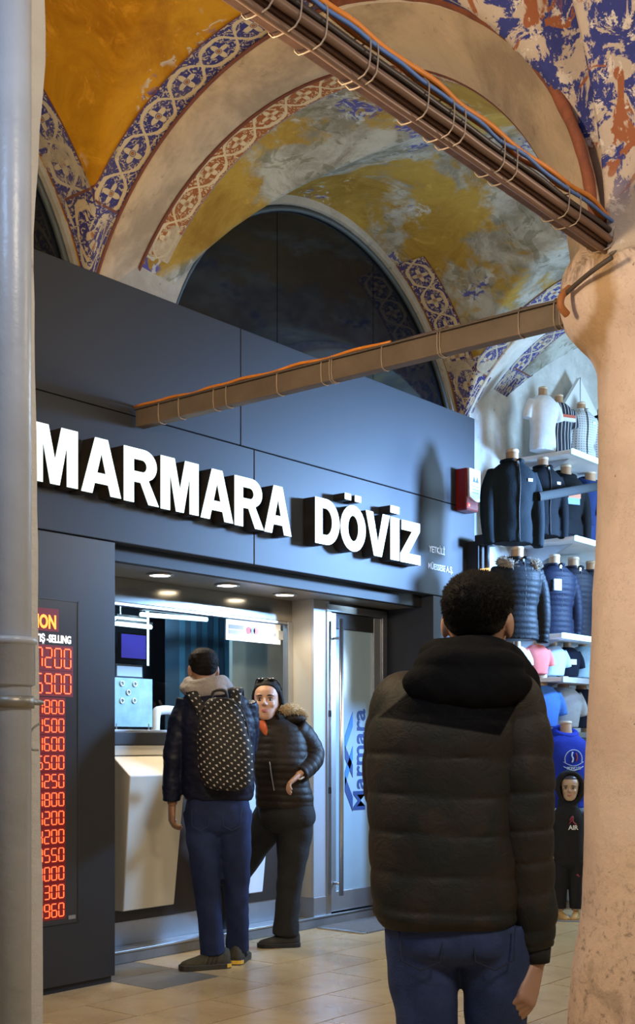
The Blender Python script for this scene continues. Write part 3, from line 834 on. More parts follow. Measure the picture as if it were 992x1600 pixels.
# small painted lines at the right end of the fascia
M_let = mat('pale lettering', (0.62, 0.68, 0.80), 0.5)
for s_, px, py, sz in (('YETKİLİ', 670, 862, 0.062), ('MÜESSESE A.Ş.', 668, 888, 0.058)):
    me = text_mesh(s_, sz, 0.002, 0.0012, 0.86)
    x, z = onY(px, py, 0); me.transform(ONWALL(x, -0.002, z))
    o = link('lettering', me, M_let, sf)

# ------------------------------------------------------------------ rate display (red digits) on the left panel
rd = thing('rate_display', 'exchange rate board with red glowing digits on the left panel', 'display', (-0.9, 0, fz(122, 1440)))
xr_ = fx(122); zt_, zb_ = fz(122, 940), fz(122, 1440)
xl_ = -1.25
M_bez = mat('display bezel', (0.045, 0.045, 0.05), 0.35, 0.2)
for dms in ((xl_, xr_, -0.006, 0.0, zt_ - 0.006, zt_), (xl_, xr_, -0.006, 0.0, zb_, zb_ + 0.006), (xr_ - 0.006, xr_, -0.006, 0, zb_, zt_), (xl_, xl_ + .006, -0.006, 0, zb_, zt_)):
    boxo('bezel', M_bez, dms, rd)
boxo('screen', mat('display face', (0.04, 0.04, 0.045), 0.3), (xl_, xr_ - 0.006, -0.003, -0.001, zb_ + 0.006, zt_ - 0.006), rd)
M_red = mat('red lamp segment', (1, 0.2, 0.1), 0.5, emit=(1.0, 0.10, 0.025), estr=2.4, var=0)
M_redg = mat('red lamp backing', (0.12, 0.006, 0.004), 0.5, emit=(1.0, 0.03, 0.01), estr=0.07, var=0)
M_amb = mat('amber lamp dots', (1, 0.3, 0.05), 0.5, emit=(1.0, 0.22, 0.02), estr=2.6, var=0)
M_wht = mat('white lamp text', (1, 1, 1), 0.5, emit=(0.9, 0.95, 1.0), estr=1.6, var=0)
SEG = {'a': ((.16, .96), (.84, .96)), 'b': ((.92, .92), (.92, .55)), 'c': ((.92, .45), (.92, .08)), 'd': ((.16, .04), (.84, .04)), 'e': ((.08, .45), (.08, .08)), 'f': ((.08, .92), (.08, .55)), 'g': ((.16, .5), (.84, .5))}
DIG = dict(zip('0123456789', ['abcdef', 'bc', 'abged', 'abgcd', 'fgbc', 'afgcd', 'afgedc', 'abc', 'abcdefg', 'abfgcd']))
def digit(ch, x, z, wd, ht, parent):
    mb = MB(); tk = wd * 0.062
    for s_ in DIG[ch]:
        (a, b), (c, d) = SEG[s_]
        X0, Z0, X1, Z1 = x + a * wd, z + b * ht, x + c * wd, z + d * ht
        if abs(X0 - X1) > abs(Z0 - Z1): mb.box(X0, X1, -0.008, -0.005, Z0 - tk, Z0 + tk)
        else: mb.box(X0 - tk, X0 + tk, -0.008, -0.005, min(Z0, Z1), max(Z0, Z1))
    o = build(mb, 'digit', M_red, parent)
    return o
ROWS = [('7200', 111.5, 1013, 1045, 14.6), ('5900', 111.5, 1053, 1085, 14.6)]
ys = [1094 + 28.8 * k for k in range(12)]
for s_, y_ in zip(['1800', '1500', '1600', '5500', '1250', '1800', '1200', '4200', '7550', '3000', '2300', '4960'], ys):
    ROWS.append((s_, 100, y_, y_ + 22, 11.0))
for s_, pxr, yt, yb2, wp in ROWS:
    x1 = fx(pxr); x0 = fx(pxr - wp)
    wd = x1 - x0
    zc = fz(pxr - wp, yt); zd = fz(pxr - wp, yb2); ht = zc - zd
    bk = boxo('row_backing', M_redg, (x1 - wd * 4.15, x1 + wd * 0.12, -0.0045, -0.0035, zd - 0.012, zc + 0.012), rd)
    for k, ch in enumerate(reversed(s_)):
        digit(ch, x1 - wd * (k + 1) + wd * 0.08, zd, wd * 0.82, ht, bk)
xo = fx(56)
bo_ = boxo('scroll_backing', M_redg, (xl_ + 0.05, fx(91), -0.0045, -0.0035, fz(70, 986), fz(70, 950)), rd)
me = text_mesh('STATION', fz(70, 954) - fz(70, 983), 0.001, 0.003, 0.72, 'RIGHT'); me.transform(ONWALL(fx(87), -0.006, fz(70, 981)))
link('scrolling_text', me, M_amb, bo_)
me = text_mesh('BUYING ALIŞ - SELLING', 0.05, 0.001, 0.0012, 0.64, 'RIGHT')
me = text_mesh('SATIŞ -SELLING', 0.052, 0.001, 0.0014, 0.72, 'RIGHT'); me.transform(ONWALL(fx(110), -0.006, fz(110, 1006)))
link('heading_text', me, M_wht, rd)
boxo('maker_plate', M_steel2, (fx(106), fx(117), -0.006, -0.002, fz(110, 1436), fz(110, 1430)), rd)

# ------------------------------------------------------------------ step, counter, window
M_gran = stone('grey granite', (0.22, 0.22, 0.22), (0.14, 0.14, 0.14), 0.25)
st = thing('entrance_step', 'low grey granite step with bright metal nosing under the counter', 'step', (1.45, 0.45, 0))
build(MB().box(0.0, XJ, 0.365, 0.9, 0.0, 0.062), 'tread', M_gran, st, bevel=0.004)
build(MB().box(0.0, XJ, 0.355, 0.385, 0.062, 0.074), 'nosing', M_steel, st, bevel=0.002)
YW = 0.58
XP = 2.076
ct = thing('counter_front', 'dark brown counter base with metal toe strip below the window', 'counter', (1.0, YW, 0.074))
boxo('toe_strip', M_steel2, (0.0, XP, YW - 0.03, YW, 0.062, 0.20), ct, 0.002)
boxo('base_panel', M_brownp, (0.0, XP, YW - 0.04, YW + 0.02, 0.20, 1.225), ct, 0.002)
boxo('sill', M_black, (0.0, XP, YW - 0.06, YW + 0.06, 1.225, 1.30), ct, 0.004)
# angled tray boxes
def tray(x0, x1, lab, m):
    t = thing('deal_tray', lab, 'tray box', ((x0 + x1) / 2, 0.5, 0.27), 0, 'deal trays under the window')
    yb_, y1, y2 = YW - 0.04, 0.40, 0.455
    zt, zm, zb = 1.165, 1.05, 0.275
    vs = [(x0, yb_, zb), (x1, yb_, zb), (x1 - 0.01, y2, zb), (x0 + 0.01, y2, zb),
          (x0, yb_, zt), (x1 + .03, yb_, zt), (x1 + .03, y1, zm), (x0 + 0.01, y1, zm)]
    fs = [(0, 3, 2, 1), (4, 5, 6, 7), (3, 7, 6, 2), (0, 4, 7, 3), (1, 2, 6, 5), (0, 1, 5, 4)]
    build(MB().add(vs, fs), 'box', m, t, bevel=0.006)
    boxo('back_rail', M_cream, (x0 - 0.04, x1 + 0.04, yb_ - 0.012, yb_, zt, 1.222), t, 0.002)
tray(0.45, 0.87, 'cream angled deal tray box under the left of the window', M_cream)
tray(1.28, 1.66, 'white angled deal tray box mostly hidden behind the customers', M_white)
# window frame + glass
wn = thing('window_3', 'counter window of the exchange office with steel frame', None, (1.0, YW, 1.3)); wn['kind'] = 'structure'
M_chrome = mat('polished head strip', (0.46, 0.43, 0.38), 0.16, 1.0, 0.05)
boxo('head_strip', M_chrome, (0.0, XP, YW - 0.012, YW + 0.03, 2.055, 2.2), wn, 0.003)
boxo('frame', M_steel2, (XP - 0.05, XP, YW - 0.02, YW + 0.03, 1.30, 2.055), wn, 0.003)
boxo('frame', M_steel2, (0.0, XP, YW - 0.015, YW + 0.03, 2.035, 2.055), wn, 0.003)
boxo('frame', M_steel2, (0.0, XP, YW - 0.015, YW + 0.03, 1.30, 1.315), wn, 0.003)
build(MB().add([(0.0, YW + .006, 1.315), (XP - .05, YW + .006, 1.315), (XP - .05, YW + .006, 2.035), (0.0, YW + .006, 2.035)], [(0, 1, 2, 3)]), 'pane', M_glass, wn)
# notice strip stuck on the glass
xa, xb2 = fx(353, YW), fx(447, YW)
ns = thing('notice_strip', 'white notice strip with small logos stuck on the counter window', 'sign', (xa, YW, 1.9))
zt = fz(400, 950, YW); zb = fz(400, 981, YW)
zt, zb = 2.03, 2.03 - (zt - zb) * 1.02
boxo('sheet', M_white, (xa, xb2 - 0.06, YW - 0.002, YW + 0.002, zb, zt), ns)
def on_glass(px0, px1, f0, f1): return (fx(px0, YW), fx(px1, YW), YW - 0.004, YW - 0.002, zb + (zt - zb) * f0, zb + (zt - zb) * f1)
for p0, p1, f0, f1, c in ((357, 380, .55, .75, (.25, .27, .32)), (357, 381, .3, .5, (.3, .32, .36)), (411, 430, .38, .55, (.3, .3, .33)), (435, 442, .25, .7, (.35, .36, .38))):
    boxo('print', mat('print %s' % (c,), c, 0.7), on_glass(p0, p1, f0, f1), ns)
for p0, c in ((385, (.55, .05, .06)), (391, (.12, .2, .55)), (396, (.6, .1, .08))):
    x = fx(p0 + 3, YW); build(MB().lathe([(0.001, 0), (.024, 0), (.024, .002), (.001, .002)], 16, ONWALL(x, YW - 0.003, zb + (zt - zb) * .55)), 'logo_dot', mat('logo %s' % (c,), c, 0.6), ns)

# interior of the exchange office
M_int = mat('blue grey office wall', (0.035, 0.09, 0.14), 0.6)
M_offc = mat('office ceiling', (0.10, 0.13, 0.16), 0.5); M_offf = mat('office floor', (0.1, 0.1, 0.1), 0.5)
for nm_, m_, dms, lb_ in (('wall_back', M_int, (-0.6, 4.2, 2.6, 2.7, 0, 2.32), 'dim teal back wall of the office seen through the counter window'),
                          ('wall_side', M_int, (4.2, 4.3, 0.7, 2.7, 0, 2.32), 'dim teal far side wall of the office'),
                          ('wall_side', M_int, (-0.7, -0.6, 0.65, 2.7, 0, 2.32), 'dim teal near side wall of the office'),
                          ('ceiling_4', M_offc, (-0.7, 4.3, 0.76, 2.7, 2.32, 2.4), 'grey ceiling of the office'),
                          ('floor_office', M_offf, (-0.7, 4.3, 0.91, 2.6, 0.0, 0.06), 'dark floor of the office')):
    tag(boxo(nm_, m_, dms), lb_, None, None, 'structure')
lamp('office_light', 'POINT', (1.3, 0.80, 2.26), 20, (0.5, 0.8, 1.0), 0.05)
M_led = mat('cool light tube', (0.9, 1, 1), 0.4, emit=(0.62, 0.88, 1.0), estr=2.2)
for i, (pa, pb, y, lab) in enumerate((((220, 960), (323, 968), 1.25, 'long light tube inside the office, under the ceiling'), ((180, 966), (230, 972), 1.6, 'short upper light tube at the left inside the office'), ((180, 974), (236, 980), 1.6, 'short lower light tube at the left inside the office'))):
    a = onY(*pa, y); b = onY(*pb, y)
    t = thing('light_tube', lab, 'light', ((a[0] + b[0]) / 2, y, a[1]), 0, 'light tubes in the office')
    build(MB().tube([(a[0], y, a[1]), (b[0], y, b[1])], 0.016, 10), 'tube', M_led, t, True)
    build(MB().box(a[0], b[0], y - 0.02, y + 0.02, max(a[1], b[1]) + 0.014, max(a[1], b[1]) + 0.03), 'batten', M_steel2, t)
    for q in (0.15, 0.85):
        xq_ = a[0] + (b[0] - a[0]) * q
        build(MB().tube([(xq_, y, max(a[1], b[1]) + 0.03), (xq_, y, 2.322)], 0.003, 6), 'hanger', M_steel2, t)
# blue curtain of vertical slats
M_slat = mat('blue vertical blind', (0.02, 0.09, 0.16), 0.35, 0.2); M_slat_lit = mat('lit tone blue slat', (0.05, 0.22, 0.36), 0.35, 0.2)  # alternate slats coloured lighter in place of light and shade between them
bl = thing('vertical_blind', 'blue vertical blind hanging behind the counter window', 'blind', (1.9, 1.7, 1.0))
bx0, bx1 = fx(258, 1.7), fx(362, 1.7)
nb = 12
for k in range(nb):
    x = bx0 + (bx1 - bx0) * k / nb
    build(MB().add([(x, 1.7, 1.0), (x + 0.085, 1.64, 1.0), (x + 0.088, 1.645, 1.0), (x + 0.003, 1.705, 1.0), (x, 1.7, 2.28), (x + 0.085, 1.64, 2.28), (x + 0.088, 1.645, 2.28), (x + 0.003, 1.705, 2.28)],
          [(0, 1, 5, 4), (1, 2, 6, 5), (2, 3, 7, 6), (3, 0, 4, 7), (0, 3, 2, 1), (4, 5, 6, 7)]), 'slat', M_slat_lit if k % 2 else M_slat, bl)
pt = boxo('partition_panel', mat('pale green grey panel', (0.50, 0.56, 0.52), 0.4), (fx(363, 1.0), fx(452, 1.0), 1.0, 1.03, 0.5, 2.32))
tag(pt, 'pale grey green partition behind the right of the counter window', 'partition')
dk = thing('office_desk', 'white desk behind the counter glass', 'desk', (1.1, 0.95, 0.06))
boxo('desk_top', M_white, (0.05, 2.0, 0.66, 1.25, 1.02, 1.06), dk, 0.004)
boxo('desk_panel', M_white, (0.05, 2.0, 1.2, 1.23, 0.06, 1.02), dk)
# glowing monitor and display boards at the left
def glow(name, lab, px0, py0, px1, py1, y, col, e, cat):
    a = onY(px0, py0, y); b = onY(px1, py1, y)
    t = thing(name, lab, cat, ((a[0] + b[0]) / 2, y, b[1]))
    boxo('casing', M_black, (a[0] - 0.012, b[0] + 0.012, y + 0.003, y + 0.035, b[1] - 0.012, a[1] + 0.012), t, 0.004)
    if name == 'monitor': build(MB().tube([((a[0] + b[0]) / 2, y + 0.02, 1.058), ((a[0] + b[0]) / 2, y + 0.02, b[1])], 0.012, 10), 'stand', M_black, t)
    boxo('screen', mat('screen ' + name + str(px0), col, 0.3, emit=col, estr=e), (a[0], b[0], y, y + 0.003, b[1], a[1]), t)
    return t
glow('wall_screen', 'violet glowing wall screen at the left inside the office', 190, 990, 228, 1030, 2.2, (0.10, 0.10, 0.75), 0.5, 'screen')
glow('monitor', 'pale leaning monitor on the office desk', 183, 1040, 222, 1058, 1.15, (0.35, 0.45, 0.6), 0.35, 'monitor')
edge = onY(231, 985, 1.5); e2 = onY(231, 1040, 1.5)
tag(boxo('light_strip', M_led, (edge[0], edge[0] + 0.012, 1.5, 1.51, e2[1], 2.322)), 'vertical light strip edge inside the office', 'light')
cb = thing('poster_board', 'pale teal poster board with ring marks behind the glass', 'poster', (0.9, 0.85, 1.33))
pa = onY(176, 1058, 0.85); pb = onY(238, 1136, 0.85)
boxo('sheet', mat('teal poster', (0.28, 0.50, 0.58), 0.5, var=0.3, scale=12), (pa[0], pb[0], 0.85, 0.856, pb[1], pa[1]), cb)
for q in (pa[0] + 0.03, pb[0] - 0.03): build(MB().tube([(q, 0.853, 1.058), (q, 0.853, pb[1] + 0.02)], 0.006, 8), 'stand', M_steel2, cb)
for px, py in ((191, 1068), (211, 1069), (201, 1082), (191, 1095), (210, 1095)):
    x, z = onY(px, py, 0.845)
    build(MB().tube([(x + 0.014 * math.cos(a * PI / 8), 0.846, z + 0.014 * math.sin(a * PI / 8)) for a in range(17)], 0.004, 6), 'ring_mark', M_white, cb, True)
# chair back
ch = thing('office_chair', 'white office chair back behind the counter', 'chair', (fx(252, 0.9), 0.95, 1.06))
xx, zz = onY(252, 1122, 0.95)
mb = MB().tube([(xx - 0.05, 0.95, 1.06), (xx - 0.05, 0.95, zz), (xx, 0.95, zz + 0.05), (xx + 0.12, 0.95, zz + 0.05)], 0.03, 10, 5)
build(mb, 'backrest', M_white, ch, True)

# ------------------------------------------------------------------ pilaster and door
YD = 0.40
ps = thing('pilaster', 'pale metal clad pilaster between window and door', 'pilaster', (2.12, 0.5, 0.0))
M_pil = mat('pale satin panel', (0.42, 0.45, 0.50), 0.35, 0.3, 0.05)
M_pil2 = mat('warm satin panel', (0.46, 0.43, 0.37), 0.4, 0.2, 0.05)
xd0 = fx(511, YD)
boxo('front_panel', M_pil, (XP, xd0, YD - 0.02, YD, 0.20, 2.2), ps, 0.002)
boxo('side_panel', M_pil2, (XP, XP + 0.012, YD - 0.0, YW + 0.03, 0.20, 2.2), ps)
boxo('plinth', M_steel2, (XP - 0.002, xd0, YD - 0.024, YW, 0.062, 0.20), ps, 0.002)
dr = thing('door_1', 'glazed steel framed door of the exchange office', None, (2.55, YD, 0.07)); dr['kind'] = 'structure'
xe = XJ
def dbox(name, px0, px1, z0, z1, m, y0=YD - 0.03, y1=YD + 0.03, b=0.003, parent=dr, label=None):
    return boxo(name, m, (fx(px0, YD - 0.03), fx(px1, YD - 0.03), y0, y1, z0, z1), parent, b, label)
ztop = 2.13
dbox('frame_post', 511, 518, 0.074, ztop, M_steel)
dbox('frame_post', 598, 605, 0.074, ztop, M_steel)
boxo('frame_head', M_steel, (fx(511, YD - 0.03), fx(605, YD - 0.03), YD - 0.03, YD + 0.03, ztop, ztop + 0.05), dr, 0.003)
boxo('over_panel', M_black, (xd0, xe, YD - 0.01, YD + 0.05, ztop + 0.05, 2.22), dr)
boxo('side_filler', M_black, (fx(605, YD - 0.03), xe, YD - 0.01, YD + 0.05, 0.07, ztop + 0.06), dr)
dbox('leaf_stile', 518.5, 527, 0.085, ztop - 0.005, M_steel2, YD - 0.02, YD + 0.02)
dbox('leaf_stile', 586, 597.5, 0.085, ztop - 0.005, M_steel2, YD - 0.02, YD + 0.02)
dbox('leaf_rail', 527, 586, 0.085, 0.22, M_steel2, YD - 0.018, YD + 0.018)
dbox('leaf_rail', 527, 586, 2.02, ztop - 0.005, M_black, YD - 0.018, YD + 0.018)
M_frost = mat('frosted door glass', (0.30, 0.40, 0.46), 0.18, 0.0, 0.04, spec=0.7)
dbox('pane', 527, 586, 0.22, 2.02, M_frost, YD - 0.004, YD + 0.004, 0)
hx = fx(534, YD - 0.09)
h = build(MB().tube([(hx, YD - 0.085, 0.20), (hx, YD - 0.085, 2.08)], 0.016, 14), 'handle', M_steel, dr, True)
for z in (0.28, 1.95): build(MB().tube([(hx, YD - 0.085, z), (hx, YD - 0.015, z)], 0.010, 10), 'handle_mount', M_steel, h, True)
for py in (1115, 1235):
    x, z = onY(516, py, YD - 0.035)
    boxo('lock_plate', M_black, (x - 0.012, x + 0.012, YD - 0.034, YD - 0.029, z - 0.022, z + 0.022), dr)
# door lettering, turned a quarter so that it reads upwards
M_navy = mat('navy film', (0.02, 0.045, 0.16), 0.5); M_azure = mat('azure film', (0.03, 0.16, 0.45), 0.5)
ys_ = YD - 0.006
zb = fz(560, 1268, ys_); zt = fz(560, 1110, ys_)
me = text_mesh('Marmara', 0.20, 0.0012, 0.003)
bb = [v.co.x for v in me.vertices]; k = (zt - zb) / (max(bb) - min(bb)); me.transform(Matrix.Diagonal((k, k, 1, 1)))
hb = max(v.co.y for v in me.vertices); me.transform(Matrix.Diagonal((1, (fx(570, ys_) - fx(552, ys_)) / hb, 1, 1)))
me.transform(Matrix.Translation((fx(570, ys_), ys_, zb)) @ Matrix.Rotation(PI / 2, 4, 'X') @ Matrix.Rotation(PI / 2, 4, 'Z'))
link('door_lettering', me, M_navy, dr)
def chev(pts, m):
    pl = [onY(px, py, ys_) for px, py in pts]
    build(MB().prism(pl, ys_ - 0.001, ys_ + 0.001), 'logo_stroke', m, dr)
chev([(539, 1150), (551, 1112), (551, 1135), (539, 1172)], M_azure)
chev([(539, 1165), (551, 1195), (551, 1215), (539, 1185)], M_navy)
chev([(539, 1206), (551, 1166), (551, 1186), (539, 1228)], M_azure)
chev([(539, 1212), (551, 1245), (551, 1268), (539, 1236)], M_navy)
dm = tag(boxo('door_mat', mat('grey mat', (0.16, 0.17, 0.19), 0.9, 0, 0.2, 40, 0.4, 200), (2.1, 2.9, -0.05, 0.34, 0.0, 0.012), None, 0.003), 'grey mat on the floor in front of the door', 'mat')
tag(boxo('mat_edging', M_steel, (2.06, 2.095, -0.05, 0.34, 0.0, 0.012), None, 0.002), 'pale metal edging beside the grey door mat', 'edging')

# ------------------------------------------------------------------ alarm box
ax0, az0 = onY(733, 798, -0.1); 
ax0 = fx(729, -0.1); ax1 = ax0 + 0.165; az1 = fz(733, 731, -0.1); az0 = fz(733, 797, -0.1)
al = thing('alarm_box', 'red and white alarm siren box on the right end of the fascia', 'alarm', (ax0, -0.05, az0))
M_redp = mat('dark red plastic', (0.13, 0.008, 0.008), 0.3, emit=(1, 0.02, 0.01), estr=0.02)
build(MB().box(ax0, ax1, -0.1, 0.0, az0, az1), 'housing', M_redp, al, bevel=0.012)
pl = [(ax0 + 0.012, az1 - 0.004), (ax1 - 0.006, az1 - 0.004), (ax1 - 0.006, az0 + 0.075)] + [(ax1 - 0.006 - (ax1 - ax0 - 0.02) * k / 8, az0 + 0.075 - 0.02 * math.sin(PI * k / 8) * (1 - k / 12) + 0.02 * k / 8) for k in range(1, 9)]
build(MB().prism(pl, -0.118, -0.098), 'cover', M_white, al, bevel=0.004)
for dx in (0.05, 0.09):
    build(MB().prism([(ax0 + dx, az1 - 0.1), (ax0 + dx + 0.022, az1 - 0.055), (ax0 + dx + 0.044, az1 - 0.1)], -0.1195, -0.1175), 'logo', M_navy, al)
for k in range(3): boxo('print', mat('pale print', (.35, .4, .48), .6), (ax0 + 0.05, ax0 + 0.13, -0.1195, -0.1175, az1 - 0.135 - k * 0.022, az1 - 0.126 - k * 0.022), al)
build(MB().ell((ax0 + 0.025, -0.102, az0 + 0.035), (0.014, 0.008, 0.014)), 'lamp', mat('red indicator', (1, .1, .05), .3, emit=(1, .05, .03), estr=5), al, True)

# ================================================================== figures: toolkit
HR = [(0.0, .020, .050, .086), (.012, .040, .015, .094), (.032, .054, -.025, .097), (.056, .062, -.055, .095), (.085, .069, -.082, .092), (.112, .073, -.096, .089),
      (.135, .0755, -.102, .094), (.162, .0755, -.103, .090), (.188, .068, -.093, .074), (.208, .050, -.068, .048), (.220, .028, -.036, .020), (.225, .008, -.01, -.002)]
HZ = np.array([h[0] for h in HR]); HA = np.array([h[1] for h in HR]); HB = np.array([h[2] for h in HR]); HF = np.array([h[3] for h in HR])
def head_pt(z, az, off=0.0):
    a = float(np.interp(z, HZ, HA)); b = float(np.interp(z, HZ, HB)); f = float(np.interp(z, HZ, HF))
    yc, d = (b + f) / 2, (f - b) / 2
    ca, sa = math.cos(az), math.sin(az)
    q = (abs(ca) ** 2.2 + abs(sa) ** 2.2) ** (-1 / 2.2)
    return ((a + off) * ca * q, yc + (d + off) * sa * q, z)
def add_head(mb, M, neck=0.056, neckl=0.12, ears=True):
    zs = np.linspace(0, .225, 30)
    mb.rings([[head_pt(z, 2 * PI * k / 28) for k in range(28)] for z in zs], M)
    mb.tube([(0, .088, .122), (0, .099, .104), (0, .1075, .090), (0, .100, .080)], [.0065, .008, .0105, .009], 10, 3, M)
    for s in (-1, 1):
        mb.ell((s * .010, .100, .083), (.008, .008, .007), 10, 6, M)
        if ears: mb.ell((s * .079, -.008, .102), (.011, .020, .032), 12, 8, M)
        mb.ell((s * .030, .078, .132), (.022, .014, .008), 12, 6, M)
        mb.ell((s * .040, .070, .082), (.018, .018, .018), 12, 8, M)
    mb.ell((0, .091, .046), (.024, .008, .010), 12, 6, M)
    mb.tube([(0, -.012, .05), (0, -.03, -.02), (0, -.035, -neckl)], [neck, neck * .98, neck * 1.1], 18, 3, M)
def sockets(me, M):
    Mi = np.array(M.inverted())
    def fn(co, no):
        h = co @ Mi[:3, :3].T + Mi[:3, 3]
        d = np.zeros(len(co))
        for s in (-1, 1):
            r2 = ((h[:, 0] - s * .031) / .016) ** 2 + ((h[:, 2] - .113) / .010) ** 2
            d += np.where(h[:, 1] > .04, .007 * np.exp(-r2), 0)
        A = np.array(M)[:3, 1]; A = A / np.linalg.norm(A)
        return co - d[:, None] * A
    displace(me, fn)
def face(root, M, brow, lip, iris=(0.05, 0.025, 0.012)):
    W = mat('eye white', (0.62, 0.58, 0.54), 0.25); I = mat('iris %s' % (iris,), iris, 0.15)
    L = mat('lip %s' % (lip,), lip, 0.45); Bm = mat('brow %s' % (brow,), brow, 0.8)
    for s in (-1, 1):
        e = build(MB().ell((s * .031, .0765, .112), (.0135, .0105, .0072), 16, 10, M), 'eye', W, root, True, world=False)
        build(MB().ell((s * .031 , .0850, .112), (.0058, .0035, .0062), 12, 8, M), 'iris', I, e, True, world=False)
        lid = [(s * .031 + dx, .0855 - abs(dx) * .32, .1185 - dx * dx * 22) for dx in (-.016, -.008, 0, .008, .016)]
        build(MB().tube(lid, [.0012, .0026, .003, .0026, .0012], 8, 4, M), 'eyelid', Bm, e, True, world=False)
        lid = [(s * .031 + dx, .0845 - abs(dx) * .32, .1055 + dx * dx * 14) for dx in (-.014, -.007, 0, .007, .014)]
        build(MB().tube(lid, [.0007, .0012, .0014, .0012, .0007], 8, 4, M), 'eyelid', Bm, e, True, world=False)
        br = [(s * (.031 + dx), .0935 - abs(dx + .004) * .35 - max(dx, 0) * .35, .131 + .003 * math.cos(dx * 80)) for dx in (-.019, -.008, .004, .014, .024)]
        build(MB().tube(br, [(.002, .002), (.003, .0038), (.003, .004), (.0025, .003), (.001, .001)], 8, 4, M), 'eyebrow', Bm, root, True, world=False)
    up = [(dx, .1005 - abs(dx) * .45, .0525 + (.0015 if abs(dx) > .004 and abs(dx) < .012 else 0)) for dx in (-.023, -.014, -.007, 0, .007, .014, .023)]
    lp = build(MB().tube(up, [.001, .0040, .0050, .0045, .0050, .0040, .001], 8, 4, M).tube([(dx, .1000 - abs(dx) * .45, .0455 + dx * dx * 7) for dx in (-.022, -.012, 0, .012, .022)], [.001, .0048, .0060, .0048, .001], 8, 4, M), 'lips', L, root, True, world=False)
def hair_cap(root, M, hl, th, m, name='hair', rough=0.25, nscale=38, strands=0, slen=.016):
    zs = np.linspace(.03, .2249, 70); rs = []
    n = 90
    for z in zs:
        ring = []
        for k in range(n):
            az = 2 * PI * k / n
            h = hl(az)
            t = min(1, max(0, (z - h + .012) / .03)); t = t * t * (3 - 2 * t)
            nn = mnoise.noise(Vector((math.cos(az) * 1.5, math.sin(az) * 1.5, z * 12)) * nscale * 0.25)
            ring.append(head_pt(z, az, -.012 + (th + .012) * t + th * rough * nn * t))
        rs.append(ring)
    top = head_pt(.2249, 0)
    cap = [(0, -.005, .2249 + th * 1.0)]
    rs2 = []
    for i, r in enumerate(rs):
        lift = th * 0.9 * max(0, (zs[i] - .17) / .055)
        rs2.append([(p[0], p[1], p[2] + lift) for p in r])
    mbh = MB().rings(rs2, M)
    rnd = random.Random(11)
    for _ in range(strands):
        az = rnd.uniform(0, 2 * PI); z = .2249 * rnd.uniform(.12, 1) ** .62
        h = hl(az)
        if z < h + .004: continue
        f = min(1, (z - h) / .05); L = slen * (.35 + .65 * f) * rnd.uniform(.6, 1.2)
        p = Vector(head_pt(z, az, th * (.2 + .8 * min(1, (z - h) / .03)))); p.z += th * 0.9 * max(0, (z - .17) / .055)
        n = Vector((p.x, p.y + .005, (z - .12) * .9)).normalized()
        k_ = min(1, max(0, (z - .12) / .09)); d = (n * .6 + Vector((rnd.gauss(0, .25), rnd.gauss(0, .25) - .1 + .45 * k_, -.8 + .85 * k_))).normalized()
        t_ = d.cross(n)
        t_ = t_.normalized() * .0011 if t_.length > 1e-4 else Vector((.0011, 0, 0))
        a = p - n * .004
        mbh.add([tuple(M @ (a - t_)), tuple(M @ (a + t_)), tuple(M @ (a + n * .0015)), tuple(M @ (a + d * L))], [(0, 1, 3), (1, 2, 3), (2, 0, 3)])
    return build(mbh, name, m, root, True, world=False)
def add_hand(mb, M, side=1, curl=(.35, .45, .5, .55), thumb=0.0, s=1.0):
    """wrist at origin, fingers towards -z, back of hand +y, thumb on +x (side=1)"""
    D = M @ Matrix.Diagonal((side * s, s, s, 1))
    rs = []
    for z, a, b in ((.03, .026, .020), (0, .027, .019), (-.025, .034, .018), (-.06, .041, .0165), (-.088, .041, .0145), (-.098, .034, .010)):
        rs.append([(a * math.copysign(abs(math.cos(t)) ** .8, math.cos(t)), b * math.sin(t), z) for t in [2 * PI * k / 16 for k in range(16)]])
    mb.rings(rs, D)
    for (x, L, r), c in zip(((.029, .074, .0094), (.010, .082, .0098), (-.010, .076, .0092), (-.028, .060, .0082)), curl):
        p = np.array((x * .95, 0.0, -.078)); pts = [tuple(p)]; ang = 0.08
        for frac, bend in ((.20, .2), (.34, .9), (.26, 1.1), (.20, .8)):
            ang += c * bend
            p = p + L * 1.12 * frac * np.array((x * .9 * (1 - c) * .3 / .06 * .06, -math.sin(ang), -math.cos(ang)))
            pts.append(tuple(p))
        mb.tube(pts, [r * 1.05, r * 1.08, r, r * .93, r * .7], 10, 3, D, hint=(1, 0, 0))
    mb.tube([(.022, -.004, -.018), (.042, -.012, -.045), (.050, -.022 - thumb, -.074), (.046, -.034 - thumb, -.100)], [.014, .0125, .0105, .0085], 10, 4, D)
def sec(a, b, n=40, e=2.4):
    out = []
    for k in range(n):
        t = 2 * PI * k / n; c, s = math.cos(t), math.sin(t)
        q = (abs(c) ** e + abs(s) ** e) ** (-1 / e)
        out.append((a * c * q, b * s * q))
    return out
def body_loft(mb, rows, n=48, sub=6, e=2.4, mod=None, M=None):
    """rows: (z, cx, cy, a, b) bottom to top; mod(z, ang, x, y) -> outward offset"""
    R = catmull(rows, sub); rs = []
    for z, cx, cy, a, b in R:
        base = sec(a, b, n, e); ring = []
        for k, (x, y) in enumerate(base):
            t = 2 * PI * k / n
            d = mod(z, t, cx + x, cy + y) if mod else 0
            l = math.hypot(x, y) + 1e-9
            ring.append((cx + x * (1 + d / l), cy + y * (1 + d / l), z))
        rs.append(ring)
    mb.rings(rs, M)
